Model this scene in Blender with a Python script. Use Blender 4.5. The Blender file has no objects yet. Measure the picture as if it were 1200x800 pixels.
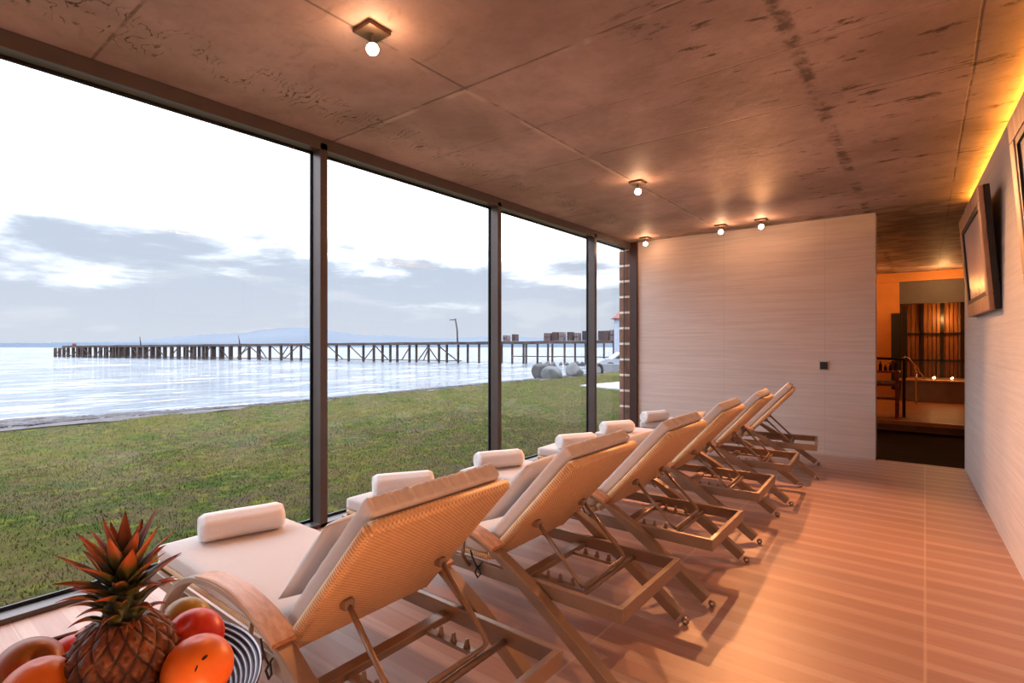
import bpy, bmesh, math, random
from mathutils import Vector, Matrix
random.seed(7)
PI = math.pi
sc = bpy.context.scene
COL = sc.collection
F = 620.0
TH = math.atan(484/620); CT = math.cos(TH); ST = math.sin(TH)
CAMH = 1.365

# ------------------------------------------------------------------ helpers
def newmat(name):
    m = bpy.data.materials.new(name); m.use_nodes = True
    nt = m.node_tree; nt.nodes.clear()
    out = nt.nodes.new('ShaderNodeOutputMaterial')
    return m, nt, out
def nd(nt, typ, **kw):
    n = nt.nodes.new(typ)
    for k, v in kw.items():
        if k.startswith('i_'):
            key = k[2:]
            key = int(key) if key.isdigit() else key.replace('_', ' ')
            n.inputs[key].default_value = v
        else: setattr(n, k, v)
    return n
def lk(nt, a, b): nt.links.new(a, b)
def c4(c): return (c[0], c[1], c[2], 1)
def srgb(r, g, b):
    f = lambda u: (u/255/12.92) if u/255 <= .04045 else ((u/255+.055)/1.055)**2.4
    return (f(r), f(g), f(b))
def simple(name, col, rough=.5, metal=0, noise=.06, nscale=8, bump=0, bscale=60, spec=None, emit=None, estr=0, sheen=0, coat=0):
    m, nt, out = newmat(name)
    b = nd(nt, 'ShaderNodeBsdfPrincipled')
    b.inputs['Roughness'].default_value = rough; b.inputs['Metallic'].default_value = metal
    if spec is not None: b.inputs['Specular IOR Level'].default_value = spec
    if sheen: b.inputs['Sheen Weight'].default_value = sheen
    if coat: b.inputs['Coat Weight'].default_value = coat
    tc = nd(nt, 'ShaderNodeTexCoord')
    if noise:
        n = nd(nt, 'ShaderNodeTexNoise'); n.inputs['Scale'].default_value = nscale; n.inputs['Detail'].default_value = 5
        lk(nt, tc.outputs['Object'], n.inputs['Vector'])
        r = nd(nt, 'ShaderNodeValToRGB')
        r.color_ramp.elements[0].position = .3; r.color_ramp.elements[1].position = .7
        r.color_ramp.elements[0].color = c4([max(0, x*(1-noise*2)) for x in col]); r.color_ramp.elements[1].color = c4([min(1, x*(1+noise)) for x in col])
        lk(nt, n.outputs['Fac'], r.inputs['Fac']); lk(nt, r.outputs['Color'], b.inputs['Base Color'])
    else: b.inputs['Base Color'].default_value = c4(col)
    if bump:
        n2 = nd(nt, 'ShaderNodeTexNoise'); n2.inputs['Scale'].default_value = bscale; n2.inputs['Detail'].default_value = 6
        lk(nt, tc.outputs['Object'], n2.inputs['Vector'])
        bp = nd(nt, 'ShaderNodeBump'); bp.inputs['Strength'].default_value = bump; bp.inputs['Distance'].default_value = .01
        lk(nt, n2.outputs['Fac'], bp.inputs['Height']); lk(nt, bp.outputs['Normal'], b.inputs['Normal'])
    if emit: b.inputs['Emission Color'].default_value = c4(emit); b.inputs['Emission Strength'].default_value = estr
    lk(nt, b.outputs['BSDF'], out.inputs['Surface'])
    return m
def math_(nt, op, a, b=None, c=None, clamp=False):
    n = nt.nodes.new('ShaderNodeMath'); n.operation = op; n.use_clamp = clamp
    for i, v in enumerate((a, b, c)):
        if v is None: continue
        if isinstance(v, (int, float)): n.inputs[i].default_value = v
        else: nt.links.new(v, n.inputs[i])
    return n.outputs[0]
def smooth(nt, v, e0, e1):
    n = nt.nodes.new('ShaderNodeMapRange'); n.interpolation_type = 'SMOOTHSTEP'
    nt.links.new(v, n.inputs[0]); n.inputs[1].default_value = e0; n.inputs[2].default_value = e1
    n.inputs[3].default_value = 0; n.inputs[4].default_value = 1
    return n.outputs[0]
def mixc(nt, f, a, b, mode='MIX'):
    n = nt.nodes.new('ShaderNodeMix'); n.data_type = 'RGBA'; n.blend_type = mode
    if isinstance(f, (int, float)): n.inputs[0].default_value = f
    else: nt.links.new(f, n.inputs[0])
    for i, v in ((6, a), (7, b)):
        if isinstance(v, tuple): n.inputs[i].default_value = c4(v)
        else: nt.links.new(v, n.inputs[i])
    return n.outputs[2]
def noise_(nt, vec, scale, detail=4, rough=.5, dist=0):
    n = nd(nt, 'ShaderNodeTexNoise'); n.inputs['Scale'].default_value = scale; n.inputs['Detail'].default_value = detail
    n.inputs['Roughness'].default_value = rough; n.inputs['Distortion'].default_value = dist
    if vec is not None: lk(nt, vec, n.inputs['Vector'])
    return n.outputs['Fac']
def mapping(nt, vec, scale=(1,1,1), loc=(0,0,0), rot=(0,0,0)):
    n = nd(nt, 'ShaderNodeMapping'); n.inputs['Scale'].default_value = scale; n.inputs['Location'].default_value = loc; n.inputs['Rotation'].default_value = rot
    lk(nt, vec, n.inputs['Vector']); return n.outputs[0]

class MB:
    def __init__(s): s.bm = bmesh.new()
    def box(s, x0, x1, y0, y1, z0, z1, bev=0, seg=2, M=None):
        t = bmesh.new()
        bmesh.ops.create_cube(t, size=1)
        bmesh.ops.scale(t, vec=(x1-x0, y1-y0, z1-z0), verts=t.verts)
        bmesh.ops.translate(t, vec=((x0+x1)/2, (y0+y1)/2, (z0+z1)/2), verts=t.verts)
        if bev: bmesh.ops.bevel(t, geom=list(t.edges), offset=bev, segments=seg, profile=.5, affect='EDGES')
        return s.merge(t, M)
    def merge(s, t, M=None):
        if M is not None: bmesh.ops.transform(t, matrix=M, verts=t.verts)
        me = bpy.data.meshes.new('_t'); t.to_mesh(me); t.free(); s.bm.from_mesh(me); bpy.data.meshes.remove(me); return s
    def tube(s, pts, r, n=10, cap=True):
        pts = [Vector(p) for p in pts]
        rs = r if isinstance(r, (list, tuple)) else [r]*len(pts)
        t = bmesh.new(); rings = []; ref = None
        for i, p in enumerate(pts):
            d = (pts[min(i+1, len(pts)-1)]-pts[max(i-1, 0)]).normalized()
            if ref is None: ref = Vector((0,0,1)) if abs(d.z) < .9 else Vector((1,0,0))
            u = ref - d*ref.dot(d)
            if u.length < 1e-4: u = d.orthogonal()
            u.normalize(); v = d.cross(u); ref = u
            rings.append([t.verts.new(p+(u*math.cos(a)+v*math.sin(a))*rs[i]) for a in [2*PI*k/n for k in range(n)]])
        for a, b in zip(rings, rings[1:]):
            for k in range(n): t.faces.new((a[k], a[(k+1)%n], b[(k+1)%n], b[k]))
        if cap: t.faces.new(rings[0][::-1]); t.faces.new(rings[-1])
        return s.merge(t)
    def sweep(s, pts, w, h, M=None):
        """flat ribbon in the XZ plane: pts (x,z); w wide in Y, h thick; w may be a list"""
        t = bmesh.new(); rings = []
        ws = w if isinstance(w, (list, tuple)) else [w]*len(pts)
        hs = h if isinstance(h, (list, tuple)) else [h]*len(pts)
        for i, p in enumerate(pts):
            a = Vector(pts[max(i-1, 0)]); b = Vector(pts[min(i+1, len(pts)-1)]); d = (b-a).normalized(); nrm = Vector((-d.y, d.x))
            hh = hs[i]/2; c = min(.004, hh*.5); ww = ws[i]/2
            prof = [(-ww, -hh+c), (-ww+c, -hh), (ww-c, -hh), (ww, -hh+c), (ww, hh-c), (ww-c, hh), (-ww+c, hh), (-ww, hh-c)]
            rings.append([t.verts.new((p[0]+nrm.x*q[1], q[0], p[1]+nrm.y*q[1])) for q in prof])
        n = 8
        for a, b in zip(rings, rings[1:]):
            for k in range(n): t.faces.new((a[k], b[k], b[(k+1)%n], a[(k+1)%n]))
        t.faces.new(rings[0]); t.faces.new(rings[-1][::-1])
        bmesh.ops.recalc_face_normals(t, faces=t.faces)
        return s.merge(t, M)
    def lathe(s, prof, n=32, M=None, cap=False):
        t = bmesh.new(); rings = []
        for r, z in prof:
            if r < 1e-5: rings.append([t.verts.new((0, 0, z))])
            else: rings.append([t.verts.new((r*math.cos(2*PI*k/n), r*math.sin(2*PI*k/n), z)) for k in range(n)])
        for a, b in zip(rings, rings[1:]):
            for k in range(n):
                k2 = (k+1) % n
                if len(a) == 1 and len(b) == 1: continue
                if len(a) == 1: t.faces.new((a[0], b[k2], b[k]))
                elif len(b) == 1: t.faces.new((a[k], a[k2], b[0]))
                else: t.faces.new((a[k], a[k2], b[k2], b[k]))
        bmesh.ops.recalc_face_normals(t, faces=t.faces)
        return s.merge(t, M)
    def ico(s, c, r, sub=1, jit=0, sq=(1,1,1)):
        t = bmesh.new(); bmesh.ops.create_icosphere(t, subdivisions=sub, radius=1)
        for v in t.verts:
            k = r*(1+random.uniform(-jit, jit))
            v.co = Vector((v.co.x*k*sq[0]+c[0], v.co.y*k*sq[1]+c[1], v.co.z*k*sq[2]+c[2]))
        return s.merge(t)
    def poly(s, coords, z0, z1):
        t = bmesh.new()
        a = [t.verts.new((x, y, z0)) for x, y in coords]; b = [t.verts.new((x, y, z1)) for x, y in coords]
        t.faces.new(a[::-1]); t.faces.new(b)
        for i in range(len(a)): j = (i+1) % len(a); t.faces.new((a[i], a[j], b[j], b[i]))
        bmesh.ops.recalc_face_normals(t, faces=t.faces)
        return s.merge(t)
    def build(s, name, m, parent=None, smooth=False, loc=None, rot=None):
        me = bpy.data.meshes.new(name); s.bm.to_mesh(me); s.bm.free()
        if smooth:
            for p in me.polygons: p.use_smooth = True
        me.materials.append(m)
        o = bpy.data.objects.new(name, me); COL.objects.link(o)
        if parent: o.parent = parent
        if loc: o.location = loc
        if rot: o.rotation_euler = rot
        if smooth == 'angle':
            try: me.set_sharp_from_angle(angle=math.radians(38))
            except Exception: pass
        return o
def thing(name, label, cat, loc=(0,0,0), rz=0, group=None):
    o = bpy.data.objects.new(name, None); COL.objects.link(o)
    o.location = loc; o.rotation_euler = (0, 0, rz); o.empty_display_size = .1
    return tag(o, label, cat, group)
def tag(o, label=None, cat=None, group=None, kind=None):
    if label: o['label'] = label
    if cat: o['category'] = cat
    if group: o['group'] = group
    if kind: o['kind'] = kind
    return o
def struct(o): o['kind'] = 'structure'; return o
def copy_tree(o, parent=None):
    c = o.copy(); COL.objects.link(c); c.parent = parent
    for ch in list(o.children): copy_tree(ch, c)
    return c

# ------------------------------------------------------------------ materials
def mat_concrete():
    m, nt, out = newmat('concrete ceiling')
    b = nd(nt, 'ShaderNodeBsdfPrincipled'); b.inputs['Roughness'].default_value = .62; b.inputs['Specular IOR Level'].default_value = .25
    tc = nd(nt, 'ShaderNodeTexCoord'); P = tc.outputs['Object']
    sep = nd(nt, 'ShaderNodeSeparateXYZ'); lk(nt, P, sep.inputs[0]); X, Y = sep.outputs[0], sep.outputs[1]
    n1 = noise_(nt, P, 1.1, 8, .62); n2 = noise_(nt, P, 14, 6, .7); n3 = noise_(nt, mapping(nt, P, (1, 2.2, 1)), 3.2, 6, .6, 1.2)
    base = mixc(nt, smooth(nt, n1, .32, .7), srgb(146, 122, 112), srgb(184, 158, 148))
    base = mixc(nt, math_(nt, 'MULTIPLY', smooth(nt, n2, .45, .75), .22), base, srgb(110, 92, 80))
    base = mixc(nt, math_(nt, 'MULTIPLY', smooth(nt, n3, .60, .74), .35), base, srgb(100, 80, 66))
    # board joints
    wob = math_(nt, 'MULTIPLY', math_(nt, 'SUBTRACT', noise_(nt, P, 2.5, 4), .5), .02)
    def line(coord, c, w):
        d = math_(nt, 'ABSOLUTE', math_(nt, 'SUBTRACT', math_(nt, 'ADD', coord, wob), c))
        return math_(nt, 'SUBTRACT', 1, smooth(nt, d, w*.3, w))
    tot = None
    for coord, c, w in ((X, -2.17, .012), (Y, 2.32, .014), (Y, 3.8, .010), (Y, 5.45, .01), (Y, .85, .012), (X, .21, .010), (Y, 3.05, .005), (Y, 7.0, .006)):
        l = line(coord, c, w); tot = l if tot is None else math_(nt, 'MAXIMUM', tot, l)
    brk = smooth(nt, noise_(nt, P, 5, 3), .36, .55)
    tot = math_(nt, 'MULTIPLY', tot, brk)
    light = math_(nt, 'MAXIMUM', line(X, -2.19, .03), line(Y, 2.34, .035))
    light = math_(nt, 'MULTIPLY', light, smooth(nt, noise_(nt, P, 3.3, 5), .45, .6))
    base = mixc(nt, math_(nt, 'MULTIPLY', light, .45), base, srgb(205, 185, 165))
    base = mixc(nt, math_(nt, 'MULTIPLY', tot, .6), base, srgb(70, 54, 44))
    # dotted seam stains near X=-.53
    sx = line(math_(nt, 'ADD', X, math_(nt, 'MULTIPLY', math_(nt, 'SUBTRACT', n2, .5), .10)), -.53, .055); blot = smooth(nt, noise_(nt, mapping(nt, P, (3, 3.4, 1)), 1.9, 6, .66), .42, .62)
    base = mixc(nt, math_(nt, 'MULTIPLY', math_(nt, 'MULTIPLY', sx, blot), .78), base, srgb(58, 42, 34))
    # scattered dark smudges, right half of the slab
    reg = math_(nt, 'MULTIPLY', smooth(nt, X, -1.5, -.9), smooth(nt, Y, 1.5, 2.6))
    sm = smooth(nt, noise_(nt, mapping(nt, P, (2.2, 5.5, 1), (3.1, 1.7, 0)), 1.9, 7, .68), .57, .67)
    base = mixc(nt, math_(nt, 'MULTIPLY', math_(nt, 'MULTIPLY', sm, reg), .85), base, srgb(66, 48, 36))
    # patchy darker tone towards the back wall
    bk = math_(nt, 'MULTIPLY', smooth(nt, Y, 7.0, 7.4), smooth(nt, noise_(nt, mapping(nt, P, (1.4, 3, 1)), 2.2, 5), .42, .58))
    base = mixc(nt, math_(nt, 'MULTIPLY', bk, .6), base, srgb(64, 50, 40))
    # curly form-board scribbles beside the window
    d2 = math_(nt, 'ABSOLUTE', math_(nt, 'ADD', X, math_(nt, 'ADD', 3.13, math_(nt, 'MULTIPLY', noise_(nt, P, 1.2, 2), -.16))))
    band = math_(nt, 'SUBTRACT', 1, smooth(nt, d2, .10, .24))
    wv = nd(nt, 'ShaderNodeTexWave'); wv.wave_type = 'RINGS'; wv.inputs['Scale'].default_value = 3.6; wv.inputs['Distortion'].default_value = 9; wv.inputs['Detail'].default_value = 3; wv.inputs['Detail Scale'].default_value = 1.6
    lk(nt, mapping(nt, P, (1, 1.5, 1)), wv.inputs['Vector'])
    w1 = math_(nt, 'SUBTRACT', 1, smooth(nt, math_(nt, 'ABSOLUTE', math_(nt, 'SUBTRACT', wv.outputs['Fac'], .5)), .04, .16))
    w1 = math_(nt, 'MULTIPLY', w1, smooth(nt, noise_(nt, P, 7, 3), .42, .55))
    base = mixc(nt, math_(nt, 'MULTIPLY', math_(nt, 'MULTIPLY', w1, band), .9), base, srgb(60, 44, 36))
    lk(nt, base, b.inputs['Base Color'])
    bp = nd(nt, 'ShaderNodeBump'); bp.inputs['Strength'].default_value = .35; bp.inputs['Distance'].default_value = .01
    hgt = math_(nt, 'SUBTRACT', noise_(nt, P, 9, 8, .6), math_(nt, 'MULTIPLY', tot, .6))
    lk(nt, hgt, bp.inputs['Height']); lk(nt, bp.outputs['Normal'], b.inputs['Normal'])
    lk(nt, b.outputs['BSDF'], out.inputs['Surface']); return m

def mat_stonewall(name, axis, c1, c2):
    m, nt, out = newmat(name)
    b = nd(nt, 'ShaderNodeBsdfPrincipled'); b.inputs['Roughness'].default_value = .6
    tc = nd(nt, 'ShaderNodeTexCoord'); P = tc.outputs['Object']
    sep = nd(nt, 'ShaderNodeSeparateXYZ'); lk(nt, P, sep.inputs[0])
    A = sep.outputs[axis]; Z = sep.outputs[2]
    sc_ = (1, 1, 40)
    st = noise_(nt, mapping(nt, P, (.7, .7, 26)), 1.6, 5, .6)
    st2 = noise_(nt, mapping(nt, P, (2, 2, 60)), 1.3, 4, .6)
    big = noise_(nt, P, .9, 3)
    f = math_(nt, 'ADD', math_(nt, 'MULTIPLY', st, .6), math_(nt, 'MULTIPLY', st2, .4)) 
    base = mixc(nt, smooth(nt, f, .36, .64), c1, c2)
    base = mixc(nt, math_(nt, 'MULTIPLY', smooth(nt, big, .4, .7), .25), base, tuple(x*.86 for x in c1))
    def ln(coord, per, off, w):
        fr = math_(nt, 'FRACT', math_(nt, 'DIVIDE', math_(nt, 'ADD', coord, off), per))
        d = math_(nt, 'MULTIPLY', math_(nt, 'MINIMUM', fr, math_(nt, 'SUBTRACT', 1, fr)), per)
        return math_(nt, 'SUBTRACT', 1, smooth(nt, d, w*.4, w))
    j = math_(nt, 'MAXIMUM', ln(A, 1.2, .97, .006), ln(Z, .30, 0.0, .004))
    base = mixc(nt, math_(nt, 'MULTIPLY', j, .28), base, tuple(x*.66 for x in c1))
    lk(nt, base, b.inputs['Base Color'])
    bp = nd(nt, 'ShaderNodeBump'); bp.inputs['Strength'].default_value = .15; bp.inputs['Distance'].default_value = .004
    lk(nt, math_(nt, 'SUBTRACT', f, j), bp.inputs['Height']); lk(nt, bp.outputs['Normal'], b.inputs['Normal'])
    lk(nt, b.outputs['BSDF'], out.inputs['Surface']); return m

def mat_floor():
    m, nt, out = newmat('floor tiles')
    b = nd(nt, 'ShaderNodeBsdfPrincipled'); b.inputs['Roughness'].default_value = .42; b.inputs['Specular IOR Level'].default_value = .35
    tc = nd(nt, 'ShaderNodeTexCoord'); P = tc.outputs['Object']
    sep = nd(nt, 'ShaderNodeSeparateXYZ'); lk(nt, P, sep.inputs[0]); X, Y = sep.outputs[0], sep.outputs[1]
    row = math_(nt, 'DIVIDE', Y, .176)
    fr = math_(nt, 'FRACT', row)
    light = math_(nt, 'MULTIPLY', smooth(nt, fr, .02, .08), math_(nt, 'SUBTRACT', 1, smooth(nt, fr, .34, .40)))
    rid = math_(nt, 'FLOOR', row)
    wn = nd(nt, 'ShaderNodeTexWhiteNoise'); wn.noise_dimensions = '2D'
    cmb = nd(nt, 'ShaderNodeCombineXYZ'); lk(nt, rid, cmb.inputs[0]); lk(nt, math_(nt, 'FLOOR', math_(nt, 'DIVIDE', X, 1.2)), cmb.inputs[1]); lk(nt, cmb.outputs[0], wn.inputs['Vector'])
    grain = noise_(nt, mapping(nt, P, (1.2, 22, 1)), 2.0, 6, .6)
    c = mixc(nt, math_(nt, 'MULTIPLY', light, .8), srgb(182, 140, 122), srgb(200, 164, 146))
    c = mixc(nt, math_(nt, 'MULTIPLY', smooth(nt, wn.outputs['Value'], 0, 1), .32), c, srgb(150, 116, 98))
    c = mixc(nt, math_(nt, 'MULTIPLY', smooth(nt, grain, .35, .7), .22), c, srgb(138, 106, 90))
    def ln(coord, per, off, w):
        q = math_(nt, 'FRACT', math_(nt, 'DIVIDE', math_(nt, 'ADD', coord, off), per))
        d = math_(nt, 'MULTIPLY', math_(nt, 'MINIMUM', q, math_(nt, 'SUBTRACT', 1, q)), per)
        return math_(nt, 'SUBTRACT', 1, smooth(nt, d, w*.4, w))
    j = math_(nt, 'MAXIMUM', ln(X, 1.2, 0, .008), ln(Y, .528, 0, .003))
    c = mixc(nt, math_(nt, 'MULTIPLY', j, .5), c, srgb(205, 176, 158))
    lk(nt, c, b.inputs['Base Color'])
    bp = nd(nt, 'ShaderNodeBump'); bp.inputs['Strength'].default_value = .12; bp.inputs['Distance'].default_value = .004
    lk(nt, math_(nt, 'SUBTRACT', grain, math_(nt, 'MULTIPLY', j, 1)), bp.inputs['Height']); lk(nt, bp.outputs['Normal'], b.inputs['Normal'])
    lk(nt, b.outputs['BSDF'], out.inputs['Surface']); return m

def mat_rattan():
    m, nt, out = newmat('woven rattan')
    b = nd(nt, 'ShaderNodeBsdfPrincipled'); b.inputs['Roughness'].default_value = .5
    tc = nd(nt, 'ShaderNodeTexCoord'); P = tc.outputs['Object']
    sep = nd(nt, 'ShaderNodeSeparateXYZ'); lk(nt, P, sep.inputs[0]); X, Y = sep.outputs[0], sep.outputs[1]
    u = math_(nt, 'MULTIPLY', X, 2*PI/.013); v = math_(nt, 'MULTIPLY', Y, 2*PI/.016)
    su = math_(nt, 'SINE', u); sv = math_(nt, 'SINE', v)
    w = math_(nt, 'MULTIPLY', su, sv)
    h = math_(nt, 'ADD', math_(nt, 'MULTIPLY', w, .5), .5)
    n = noise_(nt, P, 30, 3)
    c = mixc(nt, smooth(nt, h, .05, .75), srgb(182, 138, 96), srgb(232, 192, 146))
    c = mixc(nt, math_(nt, 'MULTIPLY', smooth(nt, n, .4, .7), .2), c, srgb(165, 125, 85))
    lk(nt, c, b.inputs['Base Color'])
    bp = nd(nt, 'ShaderNodeBump'); bp.inputs['Strength'].default_value = .45; bp.inputs['Distance'].default_value = .003
    lk(nt, h, bp.inputs['Height']); lk(nt, bp.outputs['Normal'], b.inputs['Normal'])
    lk(nt, b.outputs['BSDF'], out.inputs['Surface']); return m

def mat_fabric(name, c1, bump=.25, wr=0):
    m, nt, out = newmat(name)
    b = nd(nt, 'ShaderNodeBsdfPrincipled'); b.inputs['Roughness'].default_value = .9; b.inputs['Specular IOR Level'].default_value = .15
    tc = nd(nt, 'ShaderNodeTexCoord'); P = tc.outputs['Object']
    n = noise_(nt, P, 260, 2); n2 = noise_(nt, P, 5, 3)
    c = mixc(nt, math_(nt, 'MULTIPLY', smooth(nt, n2, .3, .7), .12), c1, tuple(x*.85 for x in c1))
    lk(nt, c, b.inputs['Base Color'])
    bp = nd(nt, 'ShaderNodeBump'); bp.inputs['Strength'].default_value = bump; bp.inputs['Distance'].default_value = .002
    lk(nt, n, bp.inputs['Height'])
    bp2 = nd(nt, 'ShaderNodeBump'); bp2.inputs['Strength'].default_value = .35; bp2.inputs['Distance'].default_value = .012
    lk(nt, noise_(nt, P, 9, 3, .5, .8), bp2.inputs['Height']); lk(nt, bp.outputs['Normal'], bp2.inputs['Normal'])
    lk(nt, bp2.outputs['Normal'], b.inputs['Normal'])
    lk(nt, b.outputs['BSDF'], out.inputs['Surface']); return m

def mat_glass():
    m, nt, out = newmat('window glass')
    tr = nd(nt, 'ShaderNodeBsdfTransparent'); tr.inputs[0].default_value = (.985, .99, .99, 1)
    gl = nd(nt, 'ShaderNodeBsdfGlossy'); gl.inputs['Roughness'].default_value = 0
    fr = nd(nt, 'ShaderNodeLayerWeight'); fr.inputs['Blend'].default_value = .5
    refl = math_(nt, 'ADD', .02, math_(nt, 'MULTIPLY', math_(nt, 'POWER', fr.outputs['Facing'], 5), .9))
    mx = nd(nt, 'ShaderNodeMixShader'); lk(nt, refl, mx.inputs[0]); lk(nt, tr.outputs[0], mx.inputs[1]); lk(nt, gl.outputs[0], mx.inputs[2])
    lk(nt, mx.outputs[0], out.inputs['Surface']); return m

def mat_grass():
    m, nt, out = newmat('rough lawn')
    b = nd(nt, 'ShaderNodeBsdfPrincipled'); b.inputs['Roughness'].default_value = .95; b.inputs['Specular IOR Level'].default_value = .1
    tc = nd(nt, 'ShaderNodeTexCoord'); P = tc.outputs['Object']
    Q = mapping(nt, P, (1, .8, 1), (0,0,0), (0, 0, .5))
    a = noise_(nt, Q, 2.6, 9, .74, .3); bb = noise_(nt, Q, 7, 9, .78); cc = noise_(nt, P, 45, 4, .7); d = noise_(nt, P, .45, 3)
    c = mixc(nt, smooth(nt, a, .43, .57), srgb(76, 66, 42), srgb(53, 67, 18))
    c = mixc(nt, math_(nt, 'MULTIPLY', smooth(nt, bb, .5, .62), .75), c, srgb(106, 108, 32))
    br = math_(nt, 'MULTIPLY', smooth(nt, noise_(nt, mapping(nt, Q, (1, 1, 1), (5, 3, 0)), 2.4, 9, .76, .3), .50, .60), .75)
    c = mixc(nt, math_(nt, 'MULTIPLY', br, .8), c, srgb(80, 70, 50))
    c = mixc(nt, math_(nt, 'MULTIPLY', smooth(nt, d, .45, .65), .35), c, srgb(94, 84, 34))
    c = mixc(nt, math_(nt, 'MULTIPLY', smooth(nt, cc, .5, .75), .5), c, srgb(40, 44, 18))
    pale = smooth(nt, noise_(nt, mapping(nt, P, (1,1,1), (9,2,0)), 3.2, 3, .5), .70, .74)
    c = mixc(nt, math_(nt, 'MULTIPLY', pale, .5), c, srgb(120, 112, 102))
    lk(nt, c, b.inputs['Base Color'])
    bp = nd(nt, 'ShaderNodeBump'); bp.inputs['Strength'].default_value = .8; bp.inputs['Distance'].default_value = .05
    lk(nt, math_(nt, 'ADD', bb, math_(nt, 'MULTIPLY', cc, .4)), bp.inputs['Height']); lk(nt, bp.outputs['Normal'], b.inputs['Normal'])
    lk(nt, b.outputs['BSDF'], out.inputs['Surface']); return m

def mat_water():
    m, nt, out = newmat('sea water')
    b = nd(nt, 'ShaderNodeBsdfPrincipled'); b.inputs['Roughness'].default_value = .12; b.inputs['IOR'].default_value = 1.33
    tc = nd(nt, 'ShaderNodeTexCoord'); P = tc.outputs['Object']
    a = noise_(nt, mapping(nt, P, (1, .38, 1), (0,0,0), (0, 0, -.25)), 1.5, 6, .62, .3)
    a2 = noise_(nt, mapping(nt, P, (1, .45, 1), (0,0,0), (0, 0, .3)), .35, 4, .6)
    sky_refl = smooth(nt, noise_(nt, mapping(nt, P, (1, .3, 1)), .9, 7, .7), .50, .66)  # pale streaks: white sky reflection painted into the water colour
    b.inputs['Base Color'].default_value = (.3, .34, .38, 1)
    c = mixc(nt, sky_refl, srgb(90, 100, 112), srgb(205, 210, 218))
    lk(nt, c, b.inputs['Base Color'])
    bp = nd(nt, 'ShaderNodeBump'); bp.inputs['Strength'].default_value = 1; bp.inputs['Distance'].default_value = .22
    lk(nt, math_(nt, 'ADD', a, math_(nt, 'MULTIPLY', a2, 1.5)), bp.inputs['Height']); lk(nt, bp.outputs['Normal'], b.inputs['Normal'])
    lk(nt, b.outputs['BSDF'], out.inputs['Surface']); return m

def mat_wood(name, c1, c2, axis=(1, 14, 14), rough=.45, bump=.1):
    m, nt, out = newmat(name)
    b = nd(nt, 'ShaderNodeBsdfPrincipled'); b.inputs['Roughness'].default_value = rough
    tc = nd(nt, 'ShaderNodeTexCoord'); P = tc.outputs['Object']
    g = noise_(nt, mapping(nt, P, axis), 2.5, 6, .62, .3)
    lk(nt, mixc(nt, smooth(nt, g, .3, .7), c1, c2), b.inputs['Base Color'])
    bp = nd(nt, 'ShaderNodeBump'); bp.inputs['Strength'].default_value = bump; bp.inputs['Distance'].default_value = .002
    lk(nt, g, bp.inputs['Height']); lk(nt, bp.outputs['Normal'], b.inputs['Normal'])
    lk(nt, b.outputs['BSDF'], out.inputs['Surface']); return m

M = {}
M['concrete'] = mat_concrete()
M['backwall'] = mat_stonewall('striated stone back wall', 0, srgb(200, 182, 174), srgb(214, 198, 190))
M['rightwall'] = mat_stonewall('striated stone right wall', 1, srgb(204, 198, 194), srgb(218, 212, 208))
M['floor'] = mat_floor()
M['rattan'] = mat_rattan()
M['cream'] = mat_fabric('cream mattress fabric', srgb(206, 195, 190))
M['pillow'] = mat_fabric('pillow fabric', srgb(212, 204, 200))
M['towel'] = mat_fabric('white terry towel', srgb(240, 234, 232), .8)
M['glass'] = mat_glass()
M['grass'] = mat_grass()
M['water'] = mat_water()
M['mull'] = simple('anodised window frame', srgb(92, 82, 80), .38, .35, .05, 6)
M['alu'] = simple('taupe coated aluminium', srgb(150, 126, 106), .38, .35, .06, 10)
M['armwood'] = mat_wood('arm wood', srgb(176, 120, 84), srgb(206, 152, 112), (2, 20, 20))
M['blackrub'] = simple('black rubber', (.02, .018, .018), .5, 0, .1, 20)
M['chrome'] = simple('chrome', (.8, .8, .8), .12, 1, .02, 5)
M['dkmetal'] = simple('bronze lamp metal', srgb(96, 70, 52), .4, .6, .1, 12)
M['bulb'] = simple('lamp glow', (1, .9, .75), .3, 0, 0, emit=(1, .80, .55), estr=60)
M['candleglow'] = simple('tealight flame', (1, .8, .5), .3, 0, 0, emit=(1, .62, .25), estr=40)
M['led'] = simple('amber led', (1, .7, .3), .3, 0, 0, emit=(1, .43, .05), estr=95)
M['black'] = simple('matt black', (.012, .010, .010), .5, 0, .1, 10)
M['woodframe'] = mat_wood('picture frame wood', srgb(150, 104, 74), srgb(198, 158, 128), (6, 6, 1))
M['tile'] = simple('grey tub cladding', srgb(126, 120, 122), .3, 0, .08, 5)
M['redwood'] = mat_wood('red lacquered wood', srgb(110, 30, 14), srgb(160, 52, 24), (1, 8, 8))
M['slat'] = mat_wood('timber slats', srgb(120, 66, 26), srgb(176, 108, 48), (14, 14, 1))
M['dkwood'] = simple('dark stained wood', srgb(34, 20, 14), .4, 0, .15, 8)
M['orange_plaster'] = simple('ochre plaster', srgb(206, 140, 76), .7, 0, .06, 3, .2, 30)
M['platform'] = mat_wood('platform planks', srgb(140, 88, 50), srgb(176, 120, 72), (1, 12, 1))

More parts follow.
